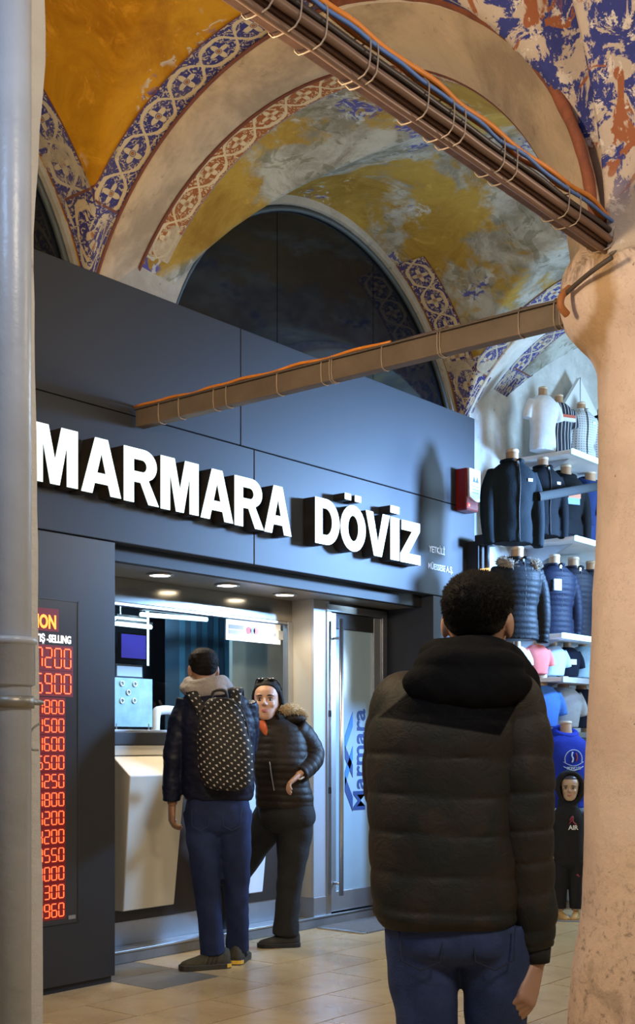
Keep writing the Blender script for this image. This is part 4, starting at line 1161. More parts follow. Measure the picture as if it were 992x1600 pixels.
def ridge(v, seams, amp, p=0.45):
    """puff between neighbouring seams"""
    for a, b in zip(seams, seams[1:]):
        lo, hi = min(a, b), max(a, b)
        if lo <= v <= hi:
            return amp * (abs(math.sin(PI * (v - lo) / (hi - lo))) ** p) - amp * 0.55
    return 0.0
def shoe(root, M, upper, sole, accent=None, stripes=None, L=1.0):
    st = [(-.092, .014, .075), (-.085, .028, .100), (-.060, .038, .112), (-.020, .041, .112), (.020, .041, .100), (.060, .043, .082), (.105, .047, .066), (.145, .044, .056), (.172, .033, .046), (.186, .012, .032)]
    rs = []
    for y, a, h in st:
        rs.append([(a * math.cos(t) * (1 if math.sin(t) >= 0 else 1), y * L, .018 + (h - .018) * max(math.sin(t), 0) ** .8 if math.sin(t) > 0 else .018 + .006 * math.sin(t)) for t in [2 * PI * k / 20 for k in range(20)]])
    s = build(MB().rings(rs, M), 'shoe', upper, root, True, world=False)
    pl = []
    for y, a, h in st: pl.append((a * 1.10 + .002, y * L * 1.03))
    for y, a, h in reversed(st): pl.append((-a * 1.10 - .002, y * L * 1.03))
    build(MB().prism(pl, 0.0, 0.030, 'z', M), 'sole', sole, s, bevel=0.004, world=False)
    if accent:
        pl = [(a * 1.12 + .003, y * L * 1.04) for y, a, h in st[:3]] + [(-a * 1.12 - .003, y * L * 1.04) for y, a, h in reversed(st[:3])]
        build(MB().prism(pl, 0.006, 0.026, 'z', M), 'heel_accent', accent, s, world=False)
    if stripes:
        for sx in (-1, 1):
            for k in range(3):
                y0 = .005 + k * .024
                build(MB().tube([(sx * .0425, y0 * L, .026), (sx * .041, (y0 - .012) * L, .050), (sx * .030, (y0 - .022) * L, .074)], .0035, 6, 3, M), 'stripe', stripes, s, True, world=False)
        for k in range(4):
            y0 = .035 + k * .018
            build(MB().tube([(-.022, y0 * L, .070 - k * .006), (0, (y0 + .004) * L, .081 - k * .008), (.022, y0 * L, .070 - k * .006)], .0028, 6, 3, M), 'lace', stripes, s, True, world=False)
    return s
def T(x, y, z, rx=0, ry=0, rz=0, s=1.0):
    return Matrix.Translation((x, y, z)) @ Matrix.Rotation(rz, 4, 'Z') @ Matrix.Rotation(ry, 4, 'Y') @ Matrix.Rotation(rx, 4, 'X') @ Matrix.Scale(s, 4)
def part(name, me, m, root, label=None):
    return link(name, me, m, root, world=False, label=label)
def wrinkle(me, amp=0.004, scale=9.0, seed=0.0, stretch=(1, 1, 1)):
    def fn(co, no):
        d = np.array([mnoise.noise(Vector((c[0] * stretch[0], c[1] * stretch[1], c[2] * stretch[2] + seed)) * scale) for c in co])
        return co + no * (d * amp)[:, None]
    displace(me, fn)
def skinmat(name, col):
    m = mat(name, col, 0.5, 0, 0.08, 18, 0.05, 120)
    b = m.node_tree.nodes['Principled BSDF']
    b.inputs['Subsurface Weight'].default_value = 0.12; b.inputs['Subsurface Radius'].default_value = (0.01, 0.004, 0.002)
    return m
M_hair = mat('dark brown hair', (0.009, 0.007, 0.006), 0.7, 0, 0.3, 90, 0.3, 260, spec=0.2)
def denim(name, col):
    m, nt, b = nodes_of(name); g = G(nt); o = g.obj()
    n = g.noise(3.0, o, 5, 0.6); f = g.noise(220, o, 2)
    c = g.mix(g.ramp(n, 0.42, 0.72), col, tuple(min(1, v * 2.2 + .004) for v in col))
    c = g.mix(g.m('MULTIPLY', f, 0.35), c, tuple(v * 0.4 for v in col))
    g.put(b.inputs['Base Color'], c); b.inputs['Roughness'].default_value = 0.8; b.inputs['Specular IOR Level'].default_value = 0.25
    g.bump(b, g.m('ADD', f, g.m('MULTIPLY', g.noise(14, o, 4), 2.0)), 0.25, 0.006)
    MATS[name] = m
    return m

# ================================================================== person 1: man walking away in the foreground
D1 = 3.167
f1 = at(712, 1160, D1)
p1 = thing('person', 'person seen from behind in dark camouflage puffer jacket with black hood and blue jeans', 'person', (f1.x, f1.y, 0), CAMROT)
skin1 = skinmat('skin tone a', (0.42, 0.23, 0.15))
H1 = T(0.058, 0.03, 1.437, 0.02, 0.03, -0.30, 1.075)
mb = MB(); add_head(mb, H1, 0.058, 0.13)
body_loft(mb, [(.72, -.02, 0, .12, .09), (.9, -.03, 0, .13, .09), (1.15, -.03, 0, .15, .10), (1.33, 0, 0, .14, .085), (1.42, .02, 0, .06, .06)])
for s, hx in ((-1, -.07), (1, .098)): mb.tube([(hx * .9, 0, .76), (hx, 0, .5), (hx, .03 * s, .08)], [.06, .045, .035], 14, 4)
mb.tube([(.13, 0, 1.34), (.165, -.035, 1.1), (.19, -.02, .84), (.207, 0.0, .66)], [.05, .045, .038, .027], 14, 5)
mb.tube([(-.13, 0, 1.34), (-.15, .11, 1.08), (-.10, .28, 1.06)], [.05, .045, .03], 14, 5)
add_hand(mb, T(.206, .0, .662, 0.0, -.50, -2.25, 1.12), -1, (.42, .55, .66, .75), .012)
add_hand(mb, T(-.09, .30, 1.06, 1.57, 0, 0.3, 1.0), 1, (.7, .8, .85, .9))
me = fuse(mb, .0048, 3); sockets(me, H1)
part('body', me, skin1, p1)
face(p1, H1, (0.012, 0.009, 0.008), (0.35, 0.14, 0.11))
def hl1(az):
    s = math.sin(az)      # +1 front, -1 back
    side = abs(math.cos(az))
    if s > 0.25: return .155 + .02 * s
    if s > -0.35: return .125 - .02 * (0.25 - s)
    return .060 + .030 * max(0, (s + 1) / .65)
hair_cap(p1, H1, hl1, .008, M_hair, rough=0.3, strands=22000, slen=.013)
# jacket
m, nt, b = nodes_of('camouflage quilted nylon'); g = G(nt); o_ = g.obj()
c = g.mix(g.ramp(g.noise(7, o_, 3, 0.5), 0.44, 0.56), (0.025, 0.020, 0.016), (0.018, 0.019, 0.016))
c = g.mix(g.m('MULTIPLY', g.ramp(g.noise(6.5, o_, 3, 0.5), 0.55, 0.63), 0.7), c, (0.036, 0.025, 0.018))
x_, y_, z_ = g.sep(o_)
yoke = g.m('MULTIPLY', g.ramp(g.m('ADD', z_, g.m('MULTIPLY', x_, 0.16)), 1.268, 1.275),
           g.m('SUBTRACT', 1, g.ramp(g.m('SUBTRACT', x_, g.m('MULTIPLY', g.m('SUBTRACT', z_, 1.245), 0.62)), 0.085, 0.092)))
yoke = g.m('MULTIPLY', yoke, g.ramp(g.m('ADD', x_, g.m('MULTIPLY', g.m('SUBTRACT', z_, 1.30), -1.2)), -0.215, -0.205))
c = g.mix(yoke, c, (0.004, 0.004, 0.005))
g.put(b.inputs['Base Color'], c); b.inputs['Roughness'].default_value = 0.62; g.put(b.inputs['Specular IOR Level'], g.m('SUBTRACT', 0.22, g.m('MULTIPLY', yoke, 0.18)))
g.bump(b, g.m('ADD', g.noise(28, o_, 4, 0.6, 0.8), g.m('MULTIPLY', g.noise(300, o_, 2), 0.15)), 0.35, 0.012)
M_camo = m
SE = [.775, .81, .9017, 1.0067, 1.103, 1.2017, 1.30]
def jm(z, t, x, y):
    zz = z + 0.05 * x
    return ridge(zz, SE, .013, .22) + .006 * mnoise.noise(Vector((x * 9, y * 9, z * 5))) if zz < 1.30 else .004 * mnoise.noise(Vector((x * 9, y * 9, z * 7)))
mb = MB()
body_loft(mb, [(.765, -.03, 0, .168, .138), (.80, -.03, 0, .180, .150), (.95, -.035, 0, .188, .148), (1.10, -.035, 0, .190, .145), (1.25, -.028, 0, .196, .148), (1.33, -.012, 0, .192, .138), (1.39, .0, 0, .168, .118), (1.44, .025, 0, .118, .09), (1.475, .04, 0, .085, .075)], 72, 14, 2.5, jm)
armS = [0, .13, .22, .31, .40, .48, .56, .66, .70]
def am(L, an, i): return ridge(L, armS, .012, .22) + .004 * mnoise.noise(Vector((L * 14, math.cos(an), math.sin(an))))
sl = MB(); sl.tube([(.095, 0.0, 1.395), (.137, -.01, 1.352), (.165, -.025, 1.25), (.169, -.04, 1.12), (.176, -.035, .98), (.190, -.02, .84), (.204, 0, .725), (.207, 0.002, .705)], [(.04, .04), (.078, .080), (.080, .078), (.073, .075), (.067, .07), (.060, .064), (.052, .055), (.046, .048)], 40, 14, mod=am)
mb.tube([(-.085, 0.0, 1.40), (-.132, .01, 1.345), (-.155, .05, 1.24), (-.160, .12, 1.12), (-.13, .22, 1.06), (-.10, .285, 1.06)], [.04, .078, .078, .072, .06, .05], 32, 12, mod=am)
me = fuse(mb, .0045, 1); wrinkle(me, .005, 11, 3.0, (1, 1, .7))
jk = part('jacket', me, M_camo, p1)
me = fuse(sl, .0045, 1); wrinkle(me, .006, 11, 8.0, (1, 1, 1.4))
part('sleeve', me, M_camo, jk)
cf = MB().tube([(.206, 0.002, .715), (.207, 0.002, .668)], [.043, .038], 28); build(cf, 'cuff', mat('black rib knit', (0.008, 0.008, 0.009), 0.9), jk, True, world=False)
# hood and collar
M_hood = mat('black hood cloth', (0.004, 0.004, 0.005), 0.85, 0, 0.2, 20, 0.4, 40, spec=0.12)
mb = MB()
mb.ell((.016, -.108, 1.385), (.170, .055, .066), 36, 20)
mb.ell((.024, -.095, 1.437), (.142, .058, .052), 36, 20)
mb.ell((.040, -.055, 1.478), (.104, .068, .040), 36, 16)
mb.ell((.045, -.04, 1.41), (.13, .10, .07), 32, 16)
col_ = [(.045 + .105 * math.cos(t), .0 + .10 * math.sin(t), 1.446 - .03 * math.cos(t) - (.03 * math.sin(t) if math.sin(t) > 0 else 0)) for t in [PI * (.62 + 1.76 * k / 16) for k in range(17)]]
mb.tube(col_, .034, 16, 2)
mb.tube([(.12, -.07, 1.455), (.160, -.03, 1.430), (.200, .01, 1.392), (.222, .05, 1.362)], [(.03, .05), (.022, .05), (.016, .04), (.010, .02)], 16, 5)
me = fuse(mb, .006, 4); wrinkle(me, .010, 8, 1.0, (1, 1, 1.6)); wrinkle(me, .004, 22, 4.0)
hd = part('hood', me, M_hood, p1)
build(MB().tube([(.112, -.075, 1.487), (.142, -.058, 1.472), (.172, -.03, 1.445)], [.004, .010, .004], 10, 5), 'lining', mat('orange lining', (0.55, 0.14, 0.03), 0.8), hd, True, world=False)
# jeans
M_den1 = denim('dark blue denim', (0.024, 0.038, 0.100))
mb = MB()
body_loft(mb, [(.668, -.005, 0, .05, .06), (.69, -.005, 0, .148, .105), (.74, -.012, -.004, .164, .118), (.80, -.018, -.004, .160, .115), (.90, -.02, 0, .145, .10)], 48, 8, 2.4)
mb.tube([(-.087, -.005, .76), (-.086, 0, .65), (-.076, 0.0, .507), (-.06, .02, .40), (-.055, .0, .22), (-.055, -.03, .07)], [(.085, .10), (.079, .092), (.068, .08), (.063, .07), (.058, .062), (.056, .06)], 32, 8, mod=lambda L, a, i: .004 * mnoise.noise(Vector((L * 16, math.cos(a) * 1.5, math.sin(a)))))
mb.tube([(.087, -.005, .76), (.104, 0, .65), (.106, 0.02, .507), (.10, .06, .40), (.10, .09, .22), (.10, .10, .07)], [(.085, .10), (.077, .092), (.067, .08), (.062, .07), (.058, .062), (.056, .06)], 32, 8, mod=lambda L, a, i: .004 * mnoise.noise(Vector((L * 16, math.cos(a) * 1.5, 4 + math.sin(a)))))
me = fuse(mb, .007, 3); wrinkle(me, .006, 12, 2.0, (1.4, 1, .7))
jn = part('jeans', me, M_den1, p1)
M_stitch = mat('denim stitch', (0.012, 0.018, 0.045), 0.8)
for x0 in (-.155, .03):
    pk = [(x0, -.138, .775), (x0 + .005, -.140, .690), (x0 + .055, -.142, .668), (x0 + .105, -.142, .690), (x0 + .11, -.140, .775)]
    build(MB().tube([(x, y + .022 + .9 * (x + .01) ** 2, z) for x, y, z in catmull(pk, 1)], .0025, 6), 'pocket', M_stitch, jn, True, world=False)
M_blk = mat('black leather', (0.012, 0.011, 0.011), 0.45)
shoe(p1, T(-.055, .0, 0, rz=.1), M_blk, M_black); shoe(p1, T(.10, .13, 0, rz=-.1), M_blk, M_black)

# ================================================================== person 2: man with backpack at the window
D2 = F_PX / 285.0
f2 = at(335, 1160, D2)
p2 = thing('person', 'person in navy jacket and blue jeans standing at the counter window with back turned', 'person', (f2.x, f2.y, 0), CAMROT)
skin2 = skinmat('skin tone b', (0.36, 0.19, 0.11))
H2 = T(-.066, .07, 1.535, -0.10, 0.0, 0.22, .985)
mb = MB(); add_head(mb, H2, 0.054, 0.12)
body_loft(mb, [(.80, .02, 0, .12, .08), (1.0, .02, 0, .13, .09), (1.3, .01, 0, .14, .08), (1.42, 0, 0, .12, .07), (1.52, -.03, .02, .05, .05)])
for hx, y in ((-.02, .02), (.114, .18)): mb.tube([(hx, 0, .8), (hx, y * .35, .5), (hx, y, .08)], [.06, .045, .035], 14, 4)
mb.tube([(-.13, 0, 1.43), (-.212, -.02, 1.2), (-.232, 0, .90)], [.035, .038, .027], 14, 5)
mb.tube([(.14, 0, 1.43), (.172, .08, 1.24), (.12, .30, 1.18)], [.035, .036, .027], 14, 5)
add_hand(mb, T(-.234, .01, .900, 0, -.05, 1.95, 1.05), 1, (.42, .5, .55, .6))
add_hand(mb, T(.115, .32, 1.18, 1.5, 0, .2, 1.0), -1, (.4, .5, .5, .5))
me = fuse(mb, .0052, 3); sockets(me, H2)
part('body', me, skin2, p2)
face(p2, H2, (0.012, 0.009, 0.008), (0.35, 0.14, 0.11))
hair_cap(p2, H2, hl1, .007, M_hair, rough=0.3, strands=9000, slen=.011)
M_navyj = mat('navy nylon', (0.007, 0.010, 0.030), 0.5, 0, 0.15, 6, 0.4, 30, spec=0.25)
def nm(z, t, x, y): return .006 * mnoise.noise(Vector((x * 8, y * 8, z * 9)))
mb = MB()
body_loft(mb, [(.925, .020, 0, .180, .125), (.96, .018, 0, .192, .135), (1.10, .02, 0, .197, .14), (1.30, .018, 0, .205, .14), (1.42, .012, 0, .198, .125), (1.49, 0, .0, .165, .105), (1.535, -.03, .02, .09, .08)], 60, 10, 2.5, nm)
aM = lambda L, an, i: .005 * mnoise.noise(Vector((L * 20, math.cos(an) * 1.2, math.sin(an))))
mb.tube([(-.138, 0, 1.455), (-.188, -.012, 1.34), (-.218, -.02, 1.2), (-.232, -.01, 1.05), (-.235, 0, .92)], [.074, .068, .060, .055, .050], 28, 10, mod=aM)
mb.tube([(.165, 0, 1.455), (.185, .03, 1.33), (.175, .10, 1.22), (.145, .22, 1.19), (.125, .29, 1.18)], [.070, .064, .058, .052, .046], 28, 10, mod=aM)
me = fuse(mb, .0065, 3); wrinkle(me, .009, 9, 6.0, (1, 1, 1.5)); wrinkle(me, .004, 24, 2.0, (1, 1, 1.8))
part('jacket', me, M_navyj, p2)
M_greyk = mat('light grey knit', (0.34, 0.31, 0.30), 0.9, 0, 0.15, 30, 0.5, 120)
mb = MB()
for rr, zz, tk in ((.105, 1.535, .036), (.092, 1.565, .032)):
    mb.tube([(-.045 + rr * 1.10 * math.cos(t), .02 + rr * .95 * math.sin(t), zz + .012 * math.cos(t * 2 + 1)) for t in [2 * PI * k / 24 for k in range(25)]], tk, 14)
mb.ell((-.03, -.075, 1.52), (.115, .04, .045), 24, 12)
me = fuse(mb, .006, 4); wrinkle(me, .008, 14, 2)
part('hood', me, M_greyk, p2, 'light grey knitted hood')
M_den2 = denim('mid blue denim', (0.012, 0.022, 0.075))
mb = MB()
body_loft(mb, [(.735, .02, 0, .06, .06), (.77, .02, 0, .155, .105), (.85, .018, -.005, .178, .13), (.95, .018, 0, .168, .12)], 48, 8, 2.4)
lm = lambda sd: (lambda L, a, i: .0055 * mnoise.noise(Vector((L * 15, math.cos(a) * 1.5 + sd, math.sin(a)))))
mb.tube([(-.062, 0, .86), (-.058, 0, .70), (-.045, .01, .50), (-.025, .015, .28), (-.012, .02, .075)], [(.098, .11), (.092, .095), (.078, .08), (.068, .068), (.064, .07)], 32, 9, mod=lm(0))
mb.tube([(.095, 0, .86), (.105, .02, .70), (.112, .06, .50), (.116, .13, .28), (.116, .18, .07)], [(.095, .11), (.085, .095), (.072, .078), (.062, .066), (.056, .065)], 32, 9, mod=lm(7))
me = fuse(mb, .007, 3); wrinkle(me, .006, 11, 2.0, (1.3, 1, .8))
jn = part('jeans', me, M_den2, p2)
for x0 in (-.115, .055):
    pk = [(x0, -.125, .885), (x0 + .004, -.13, .79), (x0 + .05, -.13, .765), (x0 + .095, -.13, .79), (x0 + .10, -.125, .885)]
    build(MB().tube([(x, y + 1.2 * (x - .02) ** 2 - .004, z) for x, y, z in pk], .0022, 6), 'pocket', mat('denim stitch light', (0.02, 0.032, 0.08), 0.8), jn, True, world=False)
M_sneak = mat('olive mesh', (0.055, 0.050, 0.032), 0.8, 0, 0.3, 60, 0.4, 200)
M_solek = mat('dark rubber', (0.03, 0.028, 0.025), 0.6)
M_yel = mat('yellow heel', (0.75, 0.48, 0.06), 0.5)
shoe(p2, T(-.005, .01, 0, rz=1.95, s=1.02), M_sneak, M_solek, M_yel, mat('black stripe', (0.012, 0.012, 0.012), 0.6))
shoe(p2, T(.116, .19, 0, rz=-.12, s=1.02), M_sneak, M_solek, M_yel, mat('black stripe', (0.012, 0.012, 0.012), 0.6))
# backpack
bp = thing('backpack', 'black backpack with small white bird print worn by the person at the window', 'backpack', (f2.x, f2.y, 0), CAMROT)
m, nt, b = nodes_of('black print cloth'); g = G(nt); o_ = g.obj()
x_, y_, z_ = g.sep(o_)
sx = g.m('MULTIPLY', g.m('ADD', x_, g.m('MULTIPLY', g.noise(9, o_), .03)), 1 / .036); sz = g.m('MULTIPLY', g.m('ADD', z_, g.m('ADD', g.m('MULTIPLY', x_, .35), g.m('MULTIPLY', g.noise(7, o_), .03))), 1 / .021)
sxx = g.m('ADD', sx, g.m('MULTIPLY', g.m('FLOOR', sz), 0.5))
u_ = g.m('SUBTRACT', g.m('FRACT', sxx), 0.5); v_ = g.m('SUBTRACT', g.m('FRACT', sz), 0.5)
u2 = g.m('ADD', u_, g.m('MULTIPLY', v_, 0.5))
e1 = g.m('SQRT', g.m('ADD', g.m('POWER', g.m('MULTIPLY', u2, 4.6), 2), g.m('POWER', g.m('MULTIPLY', v_, 4.6), 2)))
dot = g.m('SUBTRACT', 1, g.ramp(e1, 0.62, 0.8))
wing = g.m('SQRT', g.m('ADD', g.m('POWER', g.m('MULTIPLY', g.m('SUBTRACT', u_, .06), 9), 2), g.m('POWER', g.m('MULTIPLY', g.m('SUBTRACT', v_, .2), 5), 2)))
dot = g.m('MAXIMUM', dot, g.m('SUBTRACT', 1, g.ramp(wing, .55, .7)))
g.put(b.inputs['Base Color'], g.mix(dot, (0.006, 0.006, 0.007), (0.62, 0.60, 0.58))); b.inputs['Roughness'].default_value = 0.7
M_bp = m
mb = MB()
rows_ = [(.985, .085, -.205, .06, .04), (1.00, .084, -.205, .105, .07), (1.04, .082, -.205, .130, .085), (1.12, .078, -.205, .146, .092), (1.22, .070, -.205, .146, .09), (1.32, .062, -.20, .132, .082), (1.40, .055, -.19, .108, .070), (1.46, .047, -.18, .078, .05), (1.48, .042, -.18, .04, .03)]
body_loft(mb, rows_, 48, 6, 2.8)
me = fuse(mb, .007, 3); wrinkle(me, .005, 10, 9)
bag = part('bag', me, M_bp, bp)
build(MB().tube([(.205, -.235, 1.04), (.198, -.235, 1.3), (.15, -.225, 1.43), (.05, -.215, 1.475), (-.04, -.215, 1.43), (-.068, -.235, 1.3)], .0045, 8, 5), 'zip', M_black, bag, True, world=False)
def strap(pts, wd):
    return MB().tube(pts, [(wd, .008)] * len(pts), 14, 6, hint=(0, 1, 0))
build(strap([(-.03, -.165, 1.36), (-.085, -.135, 1.46), (-.125, -.07, 1.525), (-.135, .02, 1.53), (-.13, .12, 1.45)], .030), 'strap', M_bp, bp, True, world=False)
build(strap([(.11, -.16, 1.38), (.125, -.13, 1.46), (.130, -.07, 1.525), (.130, .02, 1.53), (.13, .12, 1.45)], .030), 'strap', M_bp, bp, True, world=False)
build(MB().tube([(.0, -.17, 1.47), (.01, -.175, 1.51), (.045, -.175, 1.52), (.075, -.175, 1.51), (.085, -.17, 1.47)], .008, 8, 4), 'carry_loop', M_black, bp, True, world=False)

# ================================================================== person 3: woman, hand on hip, looking back
D3 = F_PX / 258.0
f3 = at(443, 1160, D3)
p3 = thing('person', 'person in dark brown padded jacket with fur trimmed hood, one hand on hip, looking back', 'person', (f3.x, f3.y, 0), CAMROT)
skin3 = skinmat('skin tone c', (0.52, 0.30, 0.20))
H3 = T(-.100, -.02, 1.372, 0.03, 0.0, PI - 0.10, 1.10) @ Matrix.Diagonal((.93, 1, 1, 1))
mb = MB(); add_head(mb, H3, 0.050, 0.10, True)
body_loft(mb, [(.75, .02, 0, .13, .10), (.95, -.0, 0, .12, .10), (1.2, -.01, 0, .13, .09), (1.30, -.05, 0, .10, .08), (1.36, -.10, -.01, .055, .055)])
mb.tube([(.06, 0, .80), (.035, .0, .45), (.0, 0, .09)], [.07, .05, .035], 14, 4)
mb.tube([(-.06, .05, .80), (-.26, .20, .45), (-.44, .34, .09)], [.07, .05, .035], 14, 4)
mb.tube([(.08, 0, 1.28), (.17, .03, 1.16), (.09, -.13, 1.04)], [.045, .04, .026], 14, 5)
mb.tube([(-.12, 0, 1.26), (-.16, .06, 1.10), (-.12, .10, .98)], [.045, .04, .026], 14, 5)
add_hand(mb, T(.094, -.135, 1.045, 0.9, 0.35, 1.9, .92), 1, (.5, .5, .5, .5))
add_hand(mb, T(-.12, .11, .97, 0, 0, 1.6, .92), 1, (.5, .5, .5, .5))
me = fuse(mb, .005, 3); sockets(me, H3)
part('body', me, skin3, p3)
face(p3, H3, (0.018, 0.012, 0.01), (0.42, 0.13, 0.11))
def hl3(az):
    s = math.sin(az)
    if s > 0.62: return .182 - .10 * (1 - s) ** 1.5
    if s > 0.0: return .158 - .075 * (0.62 - s) / .62
    return .083 + .06 * max(s, -1)
hair_cap(p3, H3, hl3, .007, M_hair, rough=0.12)
mb = MB().ell((0, -.085, .03), (.062, .045, .06), 20, 12, H3).ell((0, -.11, .0), (.04, .035, .04), 16, 10, H3)
mb.tube([(-.05, -.06, .10), (-.066, -.05, .03), (-.07, -.03, -.05), (-.062, -.01, -.11)], [.03, .03, .026, .012], 12, 5, H3)
mb.tube([(-.058, .045, .182), (-.076, .025, .150), (-.085, .000, .10), (-.086, -.015, .04), (-.078, -.01, -.03), (-.07, .0, -.08)], [.010, .014, .018, .020, .018, .008], 12, 5, H3)
mb.tube([(.058, .045, .182), (.075, .022, .150), (.081, -.005, .10), (.078, -.03, .04)], [.008, .011, .013, .012], 12, 5, H3)
mb.ell((0, -.02, .195), (.070, .085, .045), 20, 12, H3)
part('hair', fuse(mb, .006, 3), M_hair, p3)
# sunglasses pushed up on the head
sgl = thing('sunglasses', 'dark sunglasses pushed up on the hair of the person with hand on hip', 'sunglasses', (f3.x, f3.y, 0), CAMROT)
M_lens = mat('glossy dark lens', (0.012, 0.012, 0.014), 0.08)
for s in (-1, 1):
    build(MB().ell((s * .034, .040, .222), (.026, .018, .010), 20, 10, H3), 'lens', M_lens, sgl, True, world=False)
    build(MB().tube([(s * .058, .034, .222), (s * .072, -.01, .20), (s * .080, -.05, .17)], .0035, 8, 4, H3), 'temple', M_lens, sgl, True, world=False)
build(MB().tube([(-.012, .046, .228), (0, .048, .231), (.012, .046, .228)], .003, 8, 3, H3), 'bridge', M_lens, sgl, True, world=False)
M_brn = mat('dark brown padded nylon', (0.018, 0.012, 0.008), 0.55, 0, 0.2, 7, 0.3, 40, spec=0.25)
sW = [.80 + .043 * k for k in range(14)]
def wm(z, t, x, y): return ridge(z + .03 * x, sW, .0055) + .004 * mnoise.noise(Vector((x * 9, y * 9, z * 5)))
mb = MB()
body_loft(mb, [(.845, .005, 0, .172, .135), (.90, .005, 0, .176, .142), (1.0, -.01, 0, .165, .145), (1.12, -.02, -.01, .168, .15), (1.24, -.02, 0, .158, .135), (1.32, -.03, 0, .135, .11), (1.375, -.07, 0, .095, .085), (1.40, -.09, 0, .075, .075)], 64, 14, 2.3, wm)
sA = [.0 + .043 * k for k in range(16)]
aw3 = lambda L, an, i: ridge(L, sA, .005) + .003 * mnoise.noise(Vector((L * 14, math.cos(an), math.sin(an))))
mb.tube([(.070, .01, 1.315), (.130, .03, 1.26), (.182, .04, 1.175), (.165, -.02, 1.115), (.115, -.10, 1.06), (.10, -.125, 1.05)], [.082, .076, .066, .062, .052, .046], 32, 12, mod=aw3)
mb.tube([(-.12, 0, 1.29), (-.165, .02, 1.2), (-.17, .06, 1.10), (-.125, .10, 1.0)], [.07, .066, .06, .05], 28, 10, mod=aw3)
me = fuse(mb, .0055, 2); wrinkle(me, .004, 12, 5)
jw = part('jacket', me, M_brn, p3)
build(MB().tube([(-.078, -.158, 1.125), (-.068, -.16, 1.05), (-.052, -.157, .955)], .0038, 8, 4), 'pocket_zip', M_steel, jw, True, world=False)
build(MB().tube([(.078, -.135, 1.045), (.098, -.165, 1.022), (.125, -.14, 1.035)], .006, 8, 4), 'cuff_trim', mat('pale cuff', (0.5, 0.42, 0.34), 0.8), jw, True, world=False)
# collar, scarf, fur
mb = MB().tube([(-.10 + .085 * math.cos(t), -.0 + .080 * math.sin(t), 1.375 + .03 * math.cos(t)) for t in [PI * (-.30 + 1.45 * k / 14) for k in range(15)]], .034, 14, 2)
mb.ell((.03, .06, 1.385), (.11, .07, .05), 20, 12)
part('collar', fuse(mb, .006, 3), M_brn, p3)
build(MB().tube([(-.135, -.075, 1.365), (-.115, -.088, 1.325), (-.095, -.10, 1.28)], [.026, .024, .014], 12, 5), 'scarf', mat('orange scarf', (0.62, 0.13, 0.04), 0.85), p3, True, world=False)
M_fur = mat('tan fur', (0.66, 0.48, 0.26), 0.95, 0, 0.3, 40, 0.6, 200)
rnd = random.Random(5)
pts = [(-.015, -.05, 1.425), (.03, -.03, 1.445), (.075, .02, 1.43), (.115, .06, 1.40)]
mb = MB().tube(pts, [.018, .026, .026, .015], 12, 5)
cp = catmull(pts, 30)
for c_ in cp:
    for k in range(12):
        d = Vector((rnd.gauss(0, 1), rnd.gauss(0, 1), rnd.gauss(.3, 1))).normalized()
        a = Vector(c_) + d * .018; e = a + d * rnd.uniform(.012, .028) + Vector((.004, 0, -.004))
        mb.tube([tuple(a), tuple(e)], [.0028, .0006], 4)
build(mb, 'fur_trim', M_fur, p3, True, world=False)
# trousers
M_trs = mat('black trousers', (0.008, 0.008, 0.009), 0.85, 0, 0.2, 12, 0.3, 60)
mb = MB()
body_loft(mb, [(.70, .03, .0, .10, .09), (.76, .03, 0, .165, .13), (.85, .015, 0, .168, .132), (.92, .01, 0, .15, .12)], 44, 8, 2.3)
mb.tube([(.07, 0, .82), (.062, 0, .66), (.045, 0, .46), (.025, .005, .28), (.012, .01, .075)], [(.108, .12), (.100, .11), (.076, .085), (.068, .075), (.076, .08)], 30, 9, mod=lm(3))
mb.tube([(-.06, .04, .82), (-.15, .10, .66), (-.27, .19, .46), (-.36, .26, .28), (-.45, .33, .075)], [(.10, .12), (.092, .105), (.074, .085), (.066, .072), (.07, .075)], 30, 9, mod=lm(5))
me = fuse(mb, .007, 3); wrinkle(me, .005, 10, 3)
part('trousers', me, M_trs, p3)
M_dsh = mat('dark suede shoe', (0.022, 0.018, 0.016), 0.7)
shoe(p3, T(.015, .01, 0, rz=1.72, s=.92), M_dsh, M_black)
shoe(p3, T(-.44, .33, 0, rz=1.6, s=.92), M_dsh, M_black)

# ================================================================== clothes display beyond the shopfront
YM = -0.32
M_wallc = mat('pale display wall', (0.55, 0.60, 0.66), 0.6)
wp = tag(boxo('wall_end', M_arch_lit, (XE + 0.02, 9.4, 0.06, 0.149, 0.0, 4.75)), 'cool lit pale plaster wall behind the clothes display', None, None, 'structure')
dw = thing('display_wall', 'pale backing board of the clothes display', 'display wall', (5.6, 0.0, 0))
boxo('board', M_wallc, (4.15, 8.6, -0.02, 0.05, 0.0, 3.35), dw)
for k in range(8):
    boxo('batten', M_steel2, (4.25 + k * 0.5, 4.262 + k * 0.5, -0.028, -0.02, 0.1, 3.3), dw)
